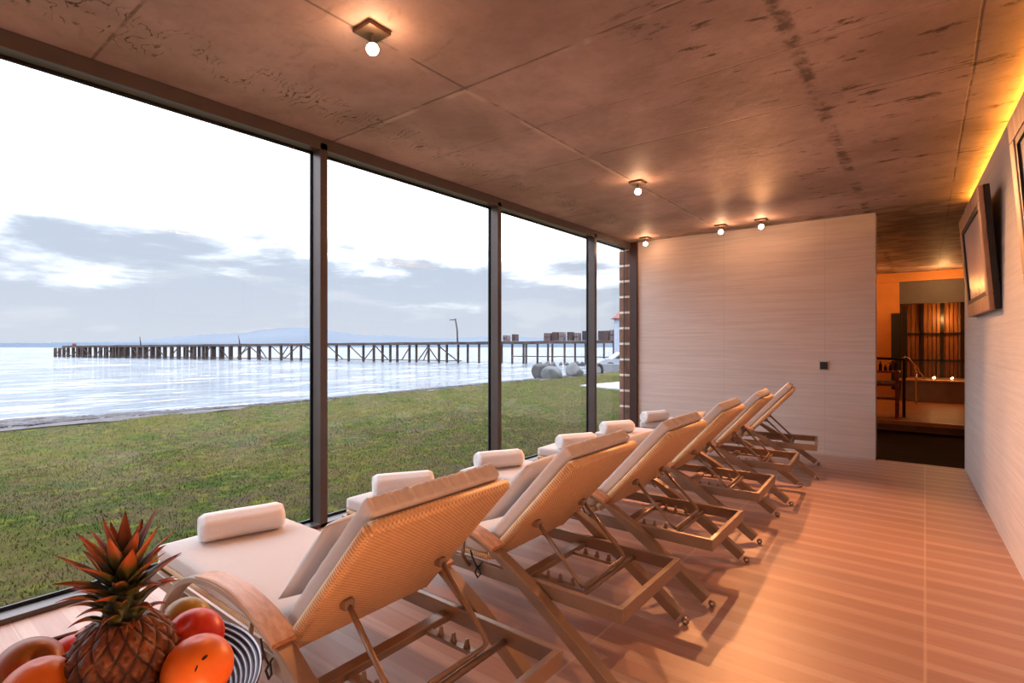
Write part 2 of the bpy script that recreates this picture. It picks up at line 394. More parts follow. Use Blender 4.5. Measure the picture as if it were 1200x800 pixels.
# ------------------------------------------------------------------ room shell
GX = -3.52   # room face of the glass wall
H = 2.89
YB = 7.48
YF = -3.6
def RX(y): return .580-.0316*y      # right wall runs slightly askew
struct(MB().poly([(-3.66, YF-.2), (2.2, YF-.2), (2.2, 7.56), (-3.66, 7.56)], -.12, 0).build('floor', M['floor']))
struct(MB().poly([(-3.66, 7.56), (2.2, 7.56), (2.2, 10.2), (-3.66, 10.2)], -.12, 0).build('floor_passage', simple('dark passage floor', srgb(46, 22, 15), .8, 0, .15, 3, spec=.1)))
struct(MB().poly([(-3.66, YF-.2), (2.2, YF-.2), (2.2, 16.2), (-3.66, 16.2)], H, H+.3).build('ceiling', M['concrete']))
struct(MB().poly([(-3.545, YB), (-.457, YB), (-.457, YB+.22), (-3.545, YB+.22)], 0, H).build('wall_back', M['backwall']))
# right wall: skin with an open light pocket behind its top edge
struct(MB().poly([(RX(YF), YF), (RX(7.57), 7.57), (RX(7.57)+.07, 7.57), (RX(YF)+.07, YF)], 0, 2.815).build('wall_right', M['rightwall']))
struct(MB().poly([(1.0, YF-.2), (1.0, 7.57), (1.1, 7.57), (1.1, YF-.2)], 0, H).build('wall_pocket', M['rightwall']))
struct(MB().poly([(-3.66, YF-.2), (1.0, YF-.2), (1.0, YF), (-3.66, YF)], 0, H).build('wall_front', M['rightwall']))

# window wall
ys = [-1.91, .15, 2.21, 4.27, 6.325, 7.40]
fr = MB()
fr.box(GX-.10, GX, YF, YB, 2.80, H-.002, .003)           # head
fr.box(GX-.10, GX, YF, YB, 0, .028, .003)                # sill
for y in ys[:-1]: fr.box(GX-.10, GX, y, y+.06, .0, 2.85, .003)
struct(MB().box(GX-.02, GX+.10, 7.435, YB-.001, 0, H-.001, .003).build('trim_9', simple('dark brown jamb', srgb(62, 36, 28), .45)))
o = fr.build('trim_1', M['mull']); struct(o)
edges = [YF] + ys
k = 1
M['gasket'] = simple('dark glazing gasket', srgb(24, 24, 30), .4, 0, .05, 20)
for a, b in zip(edges, edges[1:]):
    y0 = a+.06 if a != YF else a; y1 = b if b != 7.40 else 7.46
    w = struct(MB().box(GX-.112, GX-.104, y0-.02, y1+.02, .01, 2.83).build('window_%d' % k, M['glass']))
    g = MB()
    g.box(GX-.125, GX-.1125, y0-.02, y0+.0, .01, 2.84); g.box(GX-.125, GX-.1125, y1-.012, y1+.02 if b != 7.40 else y1, .01, 2.84)
    g.box(GX-.125, GX-.1125, y0-.02, y1+.02, .0, .045); g.box(GX-.125, GX-.1125, y0-.02, y1+.02, 2.785, 2.84)
    g.build('gasket', M['gasket'], w)
    k += 1
# exterior masonry return outside the last pane
mas = simple('brown masonry', srgb(124, 88, 72), .8, 0, .12, 9, .4, 30)
mortar = simple('pale mortar', srgb(226, 216, 206), .9, 0, .05, 20)
m_ = MB()
for i in range(13): m_.box(-3.735, -3.548, 7.485, 8.2, -.1+i*.24+.035, -.1+i*.24+.24, .004)
st = struct(m_.build('wall_exterior', mas))
MB().box(-3.728, -3.552, 7.492, 8.19, -.12, 3.05).build('mortar', mortar, st)

# thermostat on the back wall
t = thing('thermostat', 'small black thermostat in a pale frame on the back wall', 'thermostat', (-.978, YB, 1.09))
MB().box(-.055, .055, -.012, -.001, -.06, .06, .004).build('surround', simple('pale plastic', srgb(190, 176, 166), .4), t)
MB().box(-.040, .040, -.024, -.010, -.045, .045, .004).build('panel', M['black'], t)

# ------------------------------------------------------------------ passage and hot tub area behind
struct(MB().poly([(-.62, YB+.22), (-.457, YB+.22), (-.457, YB+.221), (-.62, YB+.221)], 0, H).build('trim_2', M['backwall']))
struct(MB().poly([(-2.0, 10.2), (2.2, 10.2), (2.2, 16.2), (-2.0, 16.2)], -.12, .16).build('floor_platform', M['platform']))
MBs = MB().poly([(-2.0, 10.1), (2.2, 10.1), (2.2, 10.2), (-2.0, 10.2)], .11, .17)
struct(MBs.build('trim_3', simple('pale step nosing', srgb(226, 160, 110), .4)))
struct(MB().box(-1.9, -1.8, YB+.22, 15.5, 0, H).build('wall_left', M['orange_plaster']))
struct(MB().box(1.0, 1.1, 7.57, 15.5, 0, H).build('wall_right_corridor', M['orange_plaster']))
struct(MB().box(-2.0, -.44, 14.3, 14.5, .16, 2.70).build('wall_back_corridor', M['orange_plaster']))
struct(MB().box(-2.0, 1.1, 15.6, 15.8, 0, H).build('wall_end', M['tile']))
struct(MB().box(-.44, 1.1, 14.3, 14.42, 2.22, 2.72).build('trim_4', simple('grey glass lintel', srgb(96, 92, 92), .7)))
struct(MB().box(-2.0, 1.1, 14.25, 14.35, 2.70, 2.89).build('trim_5', M['orange_plaster']))
# timber screen
t = thing('timber_screen', 'brown vertical timber screen with dark grid bars behind the tub', 'screen', (0, 15.2, 0))
s_ = MB()
for i in range(22): s_.box(-.62+i*.075, -.62+i*.075+.062, -.012, .012, .58, 2.30, .003)
s_.build('slat_panel', M['slat'], t)
g = MB()
for x in (-.48, -.05, .30, .64): g.box(x-.03, x+.03, -.06, -.014, .55, 2.32, .003)
for z in (.98, 1.58, 2.28): g.box(-.6, .98, -.06, -.014, z-.02, z+.02, .003)
g.build('grid', M['dkwood'], t)
# door leaf (dark) left of the screen
t = thing('door_panel', 'dark panel leaning tall beside the timber screen in the far room', 'panel', (-.40, 14.12, .16))
MB().box(-.0, .10, 0, .06, 0, 1.98, .004).build('post', M['dkwood'], t)
MB().box(-.18, -.005, .02, .05, .2, 1.85, .004).build('leaf', M['black'], t)
# tub
t = thing('hot_tub', 'grey clad hot tub surround in the far lit room', 'tub', (.1, 14.3, .16))
MB().box(-.50, .88, -.55, .45, 0, .42, .01).build('surround', M['tile'], t)
MB().box(-.54, .89, -.58, .5, .42, .455, .006).build('rim', simple('pale tub rim', srgb(196, 160, 130), .3), t)
def tealight(x, y, z, label):
    t = thing('tealight', label, 'candle', (x, y, z), group='tealights on the tub rim')
    MB().lathe([(0, 0), (.03, 0), (.034, .04), (.028, .04), (.026, .012), (0, .012)], 16).build('cup', M['chrome'], t, True)
    MB().ico((0, 0, .035), .024, 2, 0, (1, 1, 1.3)).build('flame', M['candleglow'], t, True)
tealight(.145, 13.8, .616, 'glowing tealight on the tub rim, the left one')
tealight(.43, 13.8, .616, 'glowing tealight on the tub rim, the right one')
# hand rail
t = thing('handrail', 'chrome handrail with curved grips beside the tub steps', 'handrail', (-.33, 13.2, .16))
MB().tube([(-.02, 0, 0), (-.02, 0, .86), (.02, 0, .94), (.08, 0, .90), (.33, 0, .50)], .016).build('rail', M['chrome'], t, True)
MB().tube([(.19, 0, 0), (.19, 0, .66), (.17, 0, .74)], .014).build('post', M['chrome'], t, True)
MB().tube([(-.02, 0, .90), (-.20, 0, .86), (-.26, 0, .80)], .014).build('grip', M['chrome'], t, True)
# console
t = thing('console_table', 'red wooden console with two shelves and a dark top rail', 'console table', (-.56, 10.75, .16))
for x in (-.20, .20):
    for y in (-.17, .17): MB().box(x-.022, x+.022, y-.022, y+.022, 0, .72, .003).build('leg', M['redwood'], t)
for nme, z in (('shelf', .30), ('shelf', .52)): MB().box(-.22, .22, -.19, .19, z-.015, z+.015, .003).build(nme, M['redwood'], t)
MB().box(-.24, .24, -.21, .21, .72, .75, .004).build('tabletop', M['redwood'], t)
t2 = thing('towel_rack', 'black metal rack standing beside the red console', 'rack', (-.27, 10.72, .16))
MB().tube([(.0, 0, 0), (0, 0, .95)], .022, 8).build('post', M['black'], t2)
MB().tube([(.0, 0, .94), (-.52, 0, .96)], .020, 8).build('bar', M['black'], t2)
bt = simple('dark amber glass', srgb(70, 30, 12), .12, 0, .05, 10)
for i in range(6):
    x = -.72+i*.068; hh = .08+.03*(i % 3)
    t = thing('bottle', ['squat', 'slim', 'tall', 'small', 'plain', 'round'][i]+' dark amber bottle on the red console, '+['leftmost', 'second from left', 'third from left', 'third from right', 'second from right', 'rightmost'][i]+' of the row', 'bottle', (x, 10.70, .91), group='bottles on the red console')
    MB().lathe([(0, 0), (.022, 0), (.024, .01), (.024, hh*.7), (.010, hh*.85), (.010, hh), (0, hh)], 14).build('body', bt, t, True)
    MB().lathe([(0, hh), (.012, hh), (.012, hh+.018), (0, hh+.018)], 12).build('cap', M['redwood'], t, True)
for i in range(2):
    t = MB().box(-.09, .09, -.10, .10, 0, .05, .015, 3).build('folded_towel', M['pillow'], None, True, (-.66+i*.2, 10.72, .695-.22*0))
    t.location = (-.66+i*.2, 10.72, .6955)
    tag(t, ['folded cream towel on the upper console shelf, left one', 'folded cream towel on the upper console shelf, right one'][i], 'towel', 'folded towels on the console shelf')

# ------------------------------------------------------------------ framed pictures on the right wall
def art_mat():
    m, nt, out = newmat('pale sketch print')
    b = nd(nt, 'ShaderNodeBsdfPrincipled'); b.inputs['Roughness'].default_value = .25
    tc = nd(nt, 'ShaderNodeTexCoord'); P = tc.outputs['Object']
    n = noise_(nt, P, 6, 7, .65, 1.0)
    sep = nd(nt, 'ShaderNodeSeparateXYZ'); lk(nt, P, sep.inputs[0])
    low = math_(nt, 'SUBTRACT', 1, smooth(nt, sep.outputs[2], .12, .42))
    f = math_(nt, 'MULTIPLY', smooth(nt, n, .5, .62), low)
    lk(nt, mixc(nt, f, srgb(214, 190, 184), srgb(140, 92, 88)), b.inputs['Base Color'])
    lk(nt, b.outputs['BSDF'], out.inputs['Surface']); return m
M['art'] = art_mat()
def picture(y0, y1, label):
    # local: y along the wall, +x towards the wall, z up; tilted so that the top leans out
    ang = math.atan(-.0316)
    t = thing('framed_picture', label, 'picture', (RX(y0)-.066, y0, 1.60), -math.atan(-.0316)*-1, 'framed pictures on the right wall')
    t.rotation_euler = (0, 0, math.atan(.0316))
    L = y1-y0; hh = .885; tilt = -math.atan(.066/.885)
    R = Matrix.Rotation(tilt, 4, 'Y')
    f = MB(); w = .11
    def bar(a0, a1, c0, c1): f.box(0, .03, a0, a1, c0, c1, .006, 2, R)
    bar(0, L, 0, w); bar(0, L, hh-w, hh); bar(0, w, w, hh-w); bar(L-w, L, w, hh-w)
    f.build('frame', M['woodframe'], t)
    g = MB()
    for (a0, a1, c0, c1) in ((w, L-w, w, w+.035), (w, L-w, hh-w-.035, hh-w), (w, w+.035, w+.035, hh-w-.035), (L-w-.035, L-w, w+.035, hh-w-.035)): g.box(.006, .03, a0, a1, c0, c1, .002, 2, R)
    g.build('inner_frame', M['black'], t)
    MB().box(.018, .03, w+.035, L-w-.035, w+.035, hh-w-.035, 0, 2, R).build('print', M['art'], t)
    MB().box(.031, .066, .0, L, .0, hh, .003, 2, R).build('backing_box', M['black'], t)
    # wall bracket filling behind
    MB().box(.09, .128, .08, L-.2, .10, .80, .003).build('bracket', M['black'], t)
picture(4.98, 6.42, 'wood framed picture with black sides tilted out from right wall, the far one')
picture(2.35, 3.70, 'wood framed picture tilted out from right wall, cut by the image edge')

# ------------------------------------------------------------------ ceiling spots
WARM = (1, .42, .16)
def spot(x, y, aim, label, watts, size=100, blend=.6, bracket=True):
    t = thing('ceiling_spotlight', label, 'spotlight', (x, y, H), 0, 'ceiling spotlights')
    MB().box(-.065, .065, -.065, .065, -.022, -.001, .003).build('ceiling_plate', M['dkmetal'], t)
    MB().tube([(0, 0, -.02), (0, 0, -.055)], .008, 8).build('stem', M['dkmetal'], t)
    d = (Vector(aim)-Vector((x, y, H-.09))).normalized()
    q = Vector((0, 0, -1)).rotation_difference(d).to_matrix().to_4x4()
    Mx = Matrix.Translation((0, 0, -.085)) @ q
    hd = MB().lathe([(0, .035), (.014, .035), (.020, .02), (.022, .002), (.018, .002), (.016, .01), (0, .012)], 20, Mx).build('lamp_head', M['dkmetal'], t, True)
    bb = MB().lathe([(0, -.042), (.014, -.040), (.026, -.030), (.030, -.016), (.026, -.004), (.016, .006), (0, .008)], 20, Mx).build('bulb', M['bulb'], t, True)
    li = bpy.data.lights.new('spot', 'SPOT'); li.energy = watts; li.color = WARM; li.spot_size = math.radians(size); li.spot_blend = blend; li.shadow_soft_size = .02
    lo = bpy.data.objects.new('spot_light', li); COL.objects.link(lo)
    p = Vector((x, y, H-.085)) + d*.05
    lo.location = p; lo.rotation_euler = d.to_track_quat('-Z', 'Y').to_euler()
    # the open lamp also spills sideways and up onto the concrete
    pl = bpy.data.lights.new('spill', 'POINT'); pl.energy = 3.2; pl.color = WARM; pl.shadow_soft_size = .02
    po = bpy.data.objects.new('spill_light', pl); COL.objects.link(po); po.location = p + d*.02
    return t
spot(-2.12, 1.61, (-.9, 1.0, .4), 'ceiling spotlight nearest the camera above the second lounger', 45, 110)
spot(-2.14, 4.67, (-.4, 2.9, 0), 'ceiling spotlight above the middle loungers', 90, 80)
spot(-3.18, 7.20, (-1.4, 4.0, 0), 'ceiling spotlight by the window corner of the back wall', 25, 90)
spot(-2.08, 7.05, (-.5, 1.8, 0), 'middle ceiling spotlight in front of the back wall', 380, 66, .6)
spot(-1.59, 7.02, (-.6, 3.0, 0), 'ceiling spotlight in front of back wall nearest the passage', 330, 86, .6)
# led strip in the pocket above the right wall
MBl = MB().poly([(RX(YF)+.10, YF+.1), (RX(7.4)+.10, 7.4), (RX(7.4)+.13, 7.4), (RX(YF)+.13, YF+.1)], 2.828, 2.836)
tag(MBl.build('led_strip', M['led']), 'amber light strip hidden along the top of the right wall', 'light strip')
struct(MB().poly([(RX(YF)+.08, YF), (RX(7.57)+.08, 7.57), (1.0, 7.57), (1.0, YF)], 2.74, 2.785).build('trim_6', M['rightwall']))

def area(loc, rot, sx, sy, e, col, name='area'):
    li = bpy.data.lights.new(name, 'AREA'); li.shape = 'RECTANGLE'; li.size = sx; li.size_y = sy; li.energy = e; li.color = col
    o = bpy.data.objects.new(name, li); COL.objects.link(o); o.location = loc; o.rotation_euler = rot; return o
po = area((GX-.2, 1.9, 1.44), (0, -PI/2, 0), 2.9, 11.4, 1, (1, 1, 1), 'window portal'); po.data.cycles.is_portal = True
def point(loc, e, col, r=.05):
    li = bpy.data.lights.new('point', 'POINT'); li.energy = e; li.color = col; li.shadow_soft_size = r
    o = bpy.data.objects.new('point_light', li); COL.objects.link(o); o.location = loc; return o
point((.3, 13.6, 2.6), 22, (1, .50, .18)); point((-1.3, 13.2, 2.3), 26, (1, .45, .12)); point((.3, 14.9, 1.9), 9, (1, .5, .15)); point((-1.2, 10.9, 2.2), 9, (1, .45, .15))
point((.36, -.05, .42), 40, (1, .42, .15), .10)   # added unseen fill light, low behind the viewer, warms the lounger backs
point((.145, 13.75, .72), 1.2, (1, .55, .2), .02); point((.43, 13.75, .72), 1.6, (1, .55, .2), .02)

# ------------------------------------------------------------------ loungers
def catmull(pts, n=8):
    P = [Vector(p) for p in pts]; P = [P[0]*2-P[1]] + P + [P[-1]*2-P[-2]]; out = []
    for i in range(1, len(P)-2):
        for k in range(n):
            t = k/n
            out.append(.5*((2*P[i])+(-P[i-1]+P[i+1])*t+(2*P[i-1]-5*P[i]+4*P[i+1]-P[i+2])*t*t+(-P[i-1]+3*P[i]-3*P[i+1]+P[i+2])*t**3))
    out.append(P[-2]); return [tuple(v) for v in out]

def cushion(L, W, T, name, mat, parent, loc, rot=(0,0,0), gather=False):
    """soft box: x 0..L, y +-W/2, z 0..T with puffed faces"""
    bm = bmesh.new(); nx, ny, nz = 30, (72 if gather else 20), 5
    bmesh.ops.create_cube(bm, size=1)
    bmesh.ops.subdivide_edges(bm, edges=[e for e in bm.edges if abs((e.verts[0].co-e.verts[1].co).x) > .5], cuts=nx)
    bmesh.ops.subdivide_edges(bm, edges=[e for e in bm.edges if abs((e.verts[0].co-e.verts[1].co).y) > .5], cuts=ny, use_grid_fill=True)
    bmesh.ops.subdivide_edges(bm, edges=[e for e in bm.edges if abs((e.verts[0].co-e.verts[1].co).z) > .5], cuts=nz, use_grid_fill=True)
    rc = min(T*.22, .015)
    for v in bm.verts:
        x, y, z = v.co; X = x*L; Y = y*W; Z = z*T
        ix = max(-(L/2-rc), min(L/2-rc, X)); iy = max(-(W/2-rc), min(W/2-rc, Y)); iz = max(-(T/2-rc), min(T/2-rc, Z))
        d = Vector((X-ix, Y-iy, Z-iz))
        if d.length > 1e-6: d = d.normalized()*rc
        p = Vector((ix, iy, iz))+d
        if z > .3: p.z += .004*(1-(2*x)**4)*(1-(2*y)**4)
        if gather and x > .42: p.x += .004*math.sin(Y*190+math.sin(Y*31)*2)+.002*math.sin(Y*83); 
        if abs(y) > .45: p.y += .0015*math.sin(X*60+math.sin(X*17))
        v.co = (p.x+L/2, p.y, p.z+T/2)
    me = bpy.data.meshes.new(name); bm.to_mesh(me); bm.free()
    for p in me.polygons: p.use_smooth = True
    me.materials.append(mat)
    o = bpy.data.objects.new(name, me); COL.objects.link(o); o.parent = parent; o.location = loc; o.rotation_euler = rot
    return o

BA = math.atan2(.485, .44)     # backrest angle
def make_lounger():
    t = thing('sun_lounger', 'x', 'sun lounger')
    # origin under the head-end wheels, foot towards -x
    for s in (-1, 1): MB().box(-1.84, .0, s*.30-.0125, s*.30+.0125, .272, .332, .003).build('side_rail', M['alu'], t)
    for x in (-1.84, -.025): MB().box(x, x+.025, -.288, .288, .272, .332, .003).build('end_rail', M['alu'], t)
    MB().box(-.56, -.51, -.288, .288, .272, .300, .003).build('cross_bar', M['alu'], t)
    MB().tube([(-.235, -.288, .285), (-.235, .288, .285)], .012, 10).build('cross_tube', M['alu'], t, True)
    for s in (-1, 1):
        r = MB().box(-.51, -.235, s*.17-.016, s*.17+.016, .276, .290, .002).build('notch_rack', M['alu'], t)
        for k in range(3):
            q = MB(); q.merge(_wedge(-.44+k*.065, s*.17)); q.build('notch', M['alu'], r)
    # side bands: front leg, arm arch and rear leg in one ribbon
    arch = catmull([(-1.60, .012), (-1.585, .12), (-1.53, .25), (-1.42, .37), (-1.27, .455), (-1.10, .495), (-.93, .502), (-.76, .480), (-.60, .425), (-.45, .335), (-.30, .235), (-.15, .13), (-.02, .035)], 5)
    for s in (-1, 1):
        n = len(arch); ws = [.050+.012*math.sin(PI*i/(n-1)) for i in range(n)]; hs = [.024 if arch[i][0] < -.6 else .024+.028*min(1, (arch[i][0]+.6)/.15) for i in range(n)]
        b = MB().sweep(arch, ws, hs, Matrix.Translation((0, s*.350, 0))).build('leg_band', M['alu'], t, 'angle')
        slab = [p for p in arch if -1.17 < p[0] < -.575]
        ns = len(slab); sl = []
        for i, p in enumerate(slab):
            a = Vector(slab[max(i-1, 0)]); c = Vector(slab[min(i+1, ns-1)]); d = (c-a).normalized(); nr = Vector((-d.y, d.x)); o_ = .022
            sl.append((p[0]+nr.x*o_, p[1]+nr.y*o_))
        hs2 = [.006+.016*min(1, i/(ns*.45)) for i in range(ns)]; 
        sl = [(p[0], p[1]-(.022-h)/2) for p, h in zip(sl, hs2)]
        ws2 = [.062+.022*i/(ns-1) for i in range(ns)]
        MB().sweep(sl, ws2, hs2, Matrix.Translation((0, s*.350, 0))).build('armrest', M['armwood'], t, 'angle')
        w = MB().lathe([(0, -.011), (.015, -.010), (.018, -.006), (.018, .006), (.015, .010), (0, .010)], 20, Matrix.Translation((.008, s*.350, .0185)) @ Matrix.Rotation(PI/2, 4, 'X')).build('wheel', M['alu'], t, True)
        MB().lathe([(0, -.014), (.007, -.014), (.007, .014), (0, .014)], 12, Matrix.Translation((.008, s*.350, .0185)) @ Matrix.Rotation(PI/2, 4, 'X')).build('hub', M['chrome'], w, True)
        bk = MB().tube([(-.80, s*.315, .30), (-.80, s*.36, .36), (-.80, s*.35, .44)], .009, 8).build('bracket', M['alu'], t, True)
        tc_ = MB()
        tc_.tube([(-.735, s*.322, .30), (-.745, s*.333, .33), (-.76, s*.335, .355), (-.775, s*.333, .385)], .004, 6)
        tc_.tube([(-.735, s*.322, .30), (-.72, s*.330, .325), (-.70, s*.332, .345)], .004, 6)
        tc_.tube([(-.735, s*.322, .315), (-.715, s*.328, .285), (-.735, s*.326, .262), (-.752, s*.328, .285), (-.735, s*.322, .315)], .0045, 6)
        tc_.build('tie_cord', M['black'], t, True)
    # woven deck and back
    MB().box(0, 1.13, -.285, .285, 0, .028, .010, 3).build('seat_deck', M['rattan'], t, 'angle', (-1.84, 0, .333))
    bx = MB().box(0, .665, -.305, .305, -.0, .042, .016, 3).build('backrest', M['rattan'], t, 'angle', (-.665, 0, .352), (0, -BA, 0))
    e = MB()
    for s in (-1, 1): e.tube([(.01, s*.296, .021), (.655, s*.296, .021)], .0225, 10)
    e.tube([(.655, -.296, .021), (.655, .296, .021)], .0225, 10)
    e.build('rolled_edge', M['rattan'], bx, True)
    cushion(1.12, .575, .072, 'seat_mattress', M['cream'], t, (-1.835, 0, .361))
    nx, nz = -math.sin(BA), math.cos(BA)
    cushion(.64, .565, .062, 'back_mattress', M['cream'], t, (-.665+nx*.046+math.cos(BA)*.045, 0, .352+nz*.046+math.sin(BA)*.045), (0, -BA, 0), True)
    # support stay (bent rod)
    hx, hz = -.665+math.cos(BA)*.27, .352+math.sin(BA)*.27
    pts = [(hx+.012, -.205, hz-.012), (-.26, -.205, .335), (-.245, -.198, .315), (-.245, -.18, .308), (-.245, .18, .308), (-.245, .198, .315), (-.26, .205, .335), (hx+.012, .205, hz-.012)]
    st_ = MB().tube(pts, .0095, 8).build('support_stay', M['alu'], t, True)
    for s in (-1, 1): MB().box(hx-.012, hx+.022, s*.205-.018, s*.205+.018, hz-.028, hz+.004, .004).build('hinge', M['alu'], st_)
    return t
def _wedge(x, y):
    t = bmesh.new()
    pf = [(x-.014, .288), (x+.012, .288), (x+.008, .300), (x+.003, .322), (x-.003, .322), (x-.006, .306)]
    a = [t.verts.new((p[0], y-.006, p[1])) for p in pf]; b = [t.verts.new((p[0], y+.006, p[1])) for p in pf]
    t.faces.new(a); t.faces.new(b[::-1])
    for i in range(len(a)): k = (i+1) % len(a); t.faces.new((a[i], b[i], b[k], a[k]))
    bmesh.ops.recalc_face_normals(t, faces=t.faces); return t

def make_pillow():
    bm = bmesh.new(); n = 18
    bmesh.ops.create_grid(bm, x_segments=n, y_segments=n, size=.5)
    top = bm.verts[:]; 
    dup = bmesh.ops.duplicate(bm, geom=bm.verts[:]+bm.edges[:]+bm.faces[:])
    dv = [g for g in dup['geom'] if isinstance(g, bmesh.types.BMVert)]
    bmesh.ops.reverse_faces(bm, faces=[g for g in dup['geom'] if isinstance(g, bmesh.types.BMFace)])
    for grp, s in ((top, 1), (dv, -1)):
        for v in grp:
            x, y = v.co.x*2, v.co.y*2
            th = .062*max(0, (1-x**2))**.42*max(0, (1-y**2))**.42
            pinch = 1-.05*(1-abs(x)**2)*abs(y)**3-.0; pinch2 = 1-.05*(1-abs(y)**2)*abs(x)**3
            wr = .003*math.sin(x*7+y*5)*(1-x*x)*(1-y*y)
            v.co = Vector((x*.215*pinch2, y*.25*pinch, s*th+wr))
    bmesh.ops.remove_doubles(bm, verts=bm.verts, dist=.0005)
    me = bpy.data.meshes.new('pillow'); bm.to_mesh(me); bm.free()
    for p in me.polygons: p.use_smooth = True
    me.materials.append(M['pillow'])
    o = bpy.data.objects.new('pillow', me); COL.objects.link(o); return o

def make_towel():
    # rolled towel: spiral cross-section, long axis y
    bm = bmesh.new(); L = .37; R0 = .068
    prof = []; turns = 3.2; N = 90
    ny = 14; rings = []
    for j in range(ny+1):
        y = -L/2+L*j/ny; e = min(1, (1-abs(2*y/L))*9)**.5 if abs(2*y/L) < 1 else 0
        ring = []
        for i in range(40):
            a = 2*PI*i/40
            r = R0*(.80+.20*e)*(1+.015*math.sin(3*a+1))
            if abs(i-6) < 2: r -= .0015*(2-abs(i-6))
            z = r*math.sin(a)*.97; z = max(z, -R0*.86)
            ring.append(bm.verts.new((r*math.cos(a)*1.06+.003*math.sin(y*20), y, z)))
        rings.append(ring)
    for a, b in zip(rings, rings[1:]):
        for k in range(40): bm.faces.new((a[k], a[(k+1)%40], b[(k+1)%40], b[k]))
    # spiral ends
    for ring, s in ((rings[0], -1), (rings[-1], 1)):
        prev = ring; 
        for q in range(1, 9):
            f = 1-q/9
            dep = (.007 if q % 2 else 0)
            cur = [bm.verts.new((v.co.x*f, v.co.y-s*dep*1.2, v.co.z*f)) for v in ring]
            for k in range(40): bm.faces.new((prev[k], prev[(k+1)%40], cur[(k+1)%40], cur[k]))
            prev = cur
        bm.faces.new(prev)
    bmesh.ops.recalc_face_normals(bm, faces=bm.faces)
    me = bpy.data.meshes.new('rolled_towel'); bm.to_mesh(me); bm.free()
    for p in me.polygons: p.use_smooth = True
    me.materials.append(M['towel'])
    o = bpy.data.objects.new('rolled_towel', me); COL.objects.link(o); return o

ordn = ['nearest the fruit bowl', 'second from the fruit bowl', 'third from the fruit bowl', 'third from the back wall', 'second from the back wall', 'closest to the back wall']
LP = [(-.965, 1.205, 0), (-.925, 2.19, 0), (-.880, 3.145, .01), (-.91, 4.225, .04), (-.915, 5.30, .06), (-.90, 6.43, .13)]
TW = [(-2.62, 1.22, -.35), (-2.56, 2.17, -.72), (-2.50, 3.05, -.60), (-2.42, 4.05, -.68), (-2.50, 4.97, -.62), (-2.53, 5.93, -.55)]
TW = [(-2.625, 1.225, -.28), (-2.56, 2.18, -.55), (-2.52, 3.07, -.5), (-2.45, 4.07, -.5), (-2.52, 5.00, -.5), (-2.54, 6.02, -.4)]
l0 = make_lounger(); p0 = make_pillow(); w0 = make_towel()
lab = {0: 'sun lounger with woven tan back and cream mattress, ', }
for i, (x, y, rz) in enumerate(LP):
    l = l0 if i == 0 else copy_tree(l0)
    l.location = (x, y, 0); l.rotation_euler = (0, 0, rz)
    l['label'] = 'woven rattan and aluminium sun lounger, ' + ordn[i]; l['group'] = 'row of sun loungers facing the window'
    p = p0 if i == 0 else p0.copy()
    if i: COL.objects.link(p)
    nx, nz = -math.sin(BA), math.cos(BA)
    d = .150+.02*(i % 2); off = .194
    lx, lz = -.665+math.cos(BA)*(.045+d)+nx*off, .352+math.sin(BA)*(.045+d)+nz*off
    jy = [.0, .02, -.01, .01, 0, .01][i]
    p.rotation_euler = (0, -BA, rz); p.location = (x+lx*math.cos(rz)-jy*math.sin(rz), y+lx*math.sin(rz)+jy*math.cos(rz), lz)
    tag(p, 'flat cream pillow leaning on the backrest of the lounger ' + ordn[i], 'pillow', 'pillows on the loungers')
    w = w0 if i == 0 else w0.copy()
    if i: COL.objects.link(w)
    w.location = (TW[i][0], TW[i][1], .437+.0585); w.rotation_euler = (0, 0, TW[i][2])
    tag(w, 'rolled white towel on the foot end of the lounger ' + ordn[i], 'towel', 'rolled towels on the loungers')

# ------------------------------------------------------------------ side table, bowl and fruit in the foreground
def cam2w(r, d, z): return (r*CT-d*ST, r*ST+d*CT, z)
def px(u, v, d): return cam2w((u-600)/F*d, d, CAMH-(v-402)/F*d)
BX, BY, _ = cam2w(-.569, .686, 0)
t = thing('side_table', 'small round pedestal table carrying the fruit bowl', 'table', (BX, BY, 0))
MB().lathe([(0, .785), (.17, .785), (.175, .79), (.175, .803), (.17, .808), (0, .808)], 48).build('tabletop', M['armwood'], t, True)
MB().tube([(0, 0, .02), (0, 0, .784)], .025, 20).build('column', M['alu'], t, True)
MB().lathe([(0, 0), (.15, 0), (.15, .012), (.03, .03), (0, .03)], 40).build('base', M['alu'], t, True)
# bowl
def bowl_mat():
    m, nt, out = newmat('ribbed metal bowl')
    b = nd(nt, 'ShaderNodeBsdfPrincipled'); b.inputs['Roughness'].default_value = .3; b.inputs['Metallic'].default_value = .6
    tc = nd(nt, 'ShaderNodeTexCoord'); sep = nd(nt, 'ShaderNodeSeparateXYZ'); lk(nt, tc.outputs['Object'], sep.inputs[0])
    r = math_(nt, 'SQRT', math_(nt, 'ADD', math_(nt, 'POWER', sep.outputs[0], 2), math_(nt, 'POWER', sep.outputs[1], 2)))
    s = math_(nt, 'SINE', math_(nt, 'MULTIPLY', r, 2*PI/.0066))
    lk(nt, mixc(nt, smooth(nt, s, .0, .9), srgb(40, 28, 34), srgb(170, 160, 172)), b.inputs['Base Color'])
    lk(nt, b.outputs['BSDF'], out.inputs['Surface']); return m
prof = [(0, .010), (.06, .010)]
for k in range(1, 193):
    r = .06+.158*k/192; q = (r-.06)/.158
    prof.append((r, .010+.078*q**1.5+.0010*math.sin(r*2*PI/.0066)))
prof += [(.2205, .091), (.2220, .088), (.2200, .083)]
for k in range(20, -1, -1):
    r = .06+.156*k/20; q = (r-.06)/.158
    prof.append((r, .001+.078*q**1.5))
prof.append((0, .001))
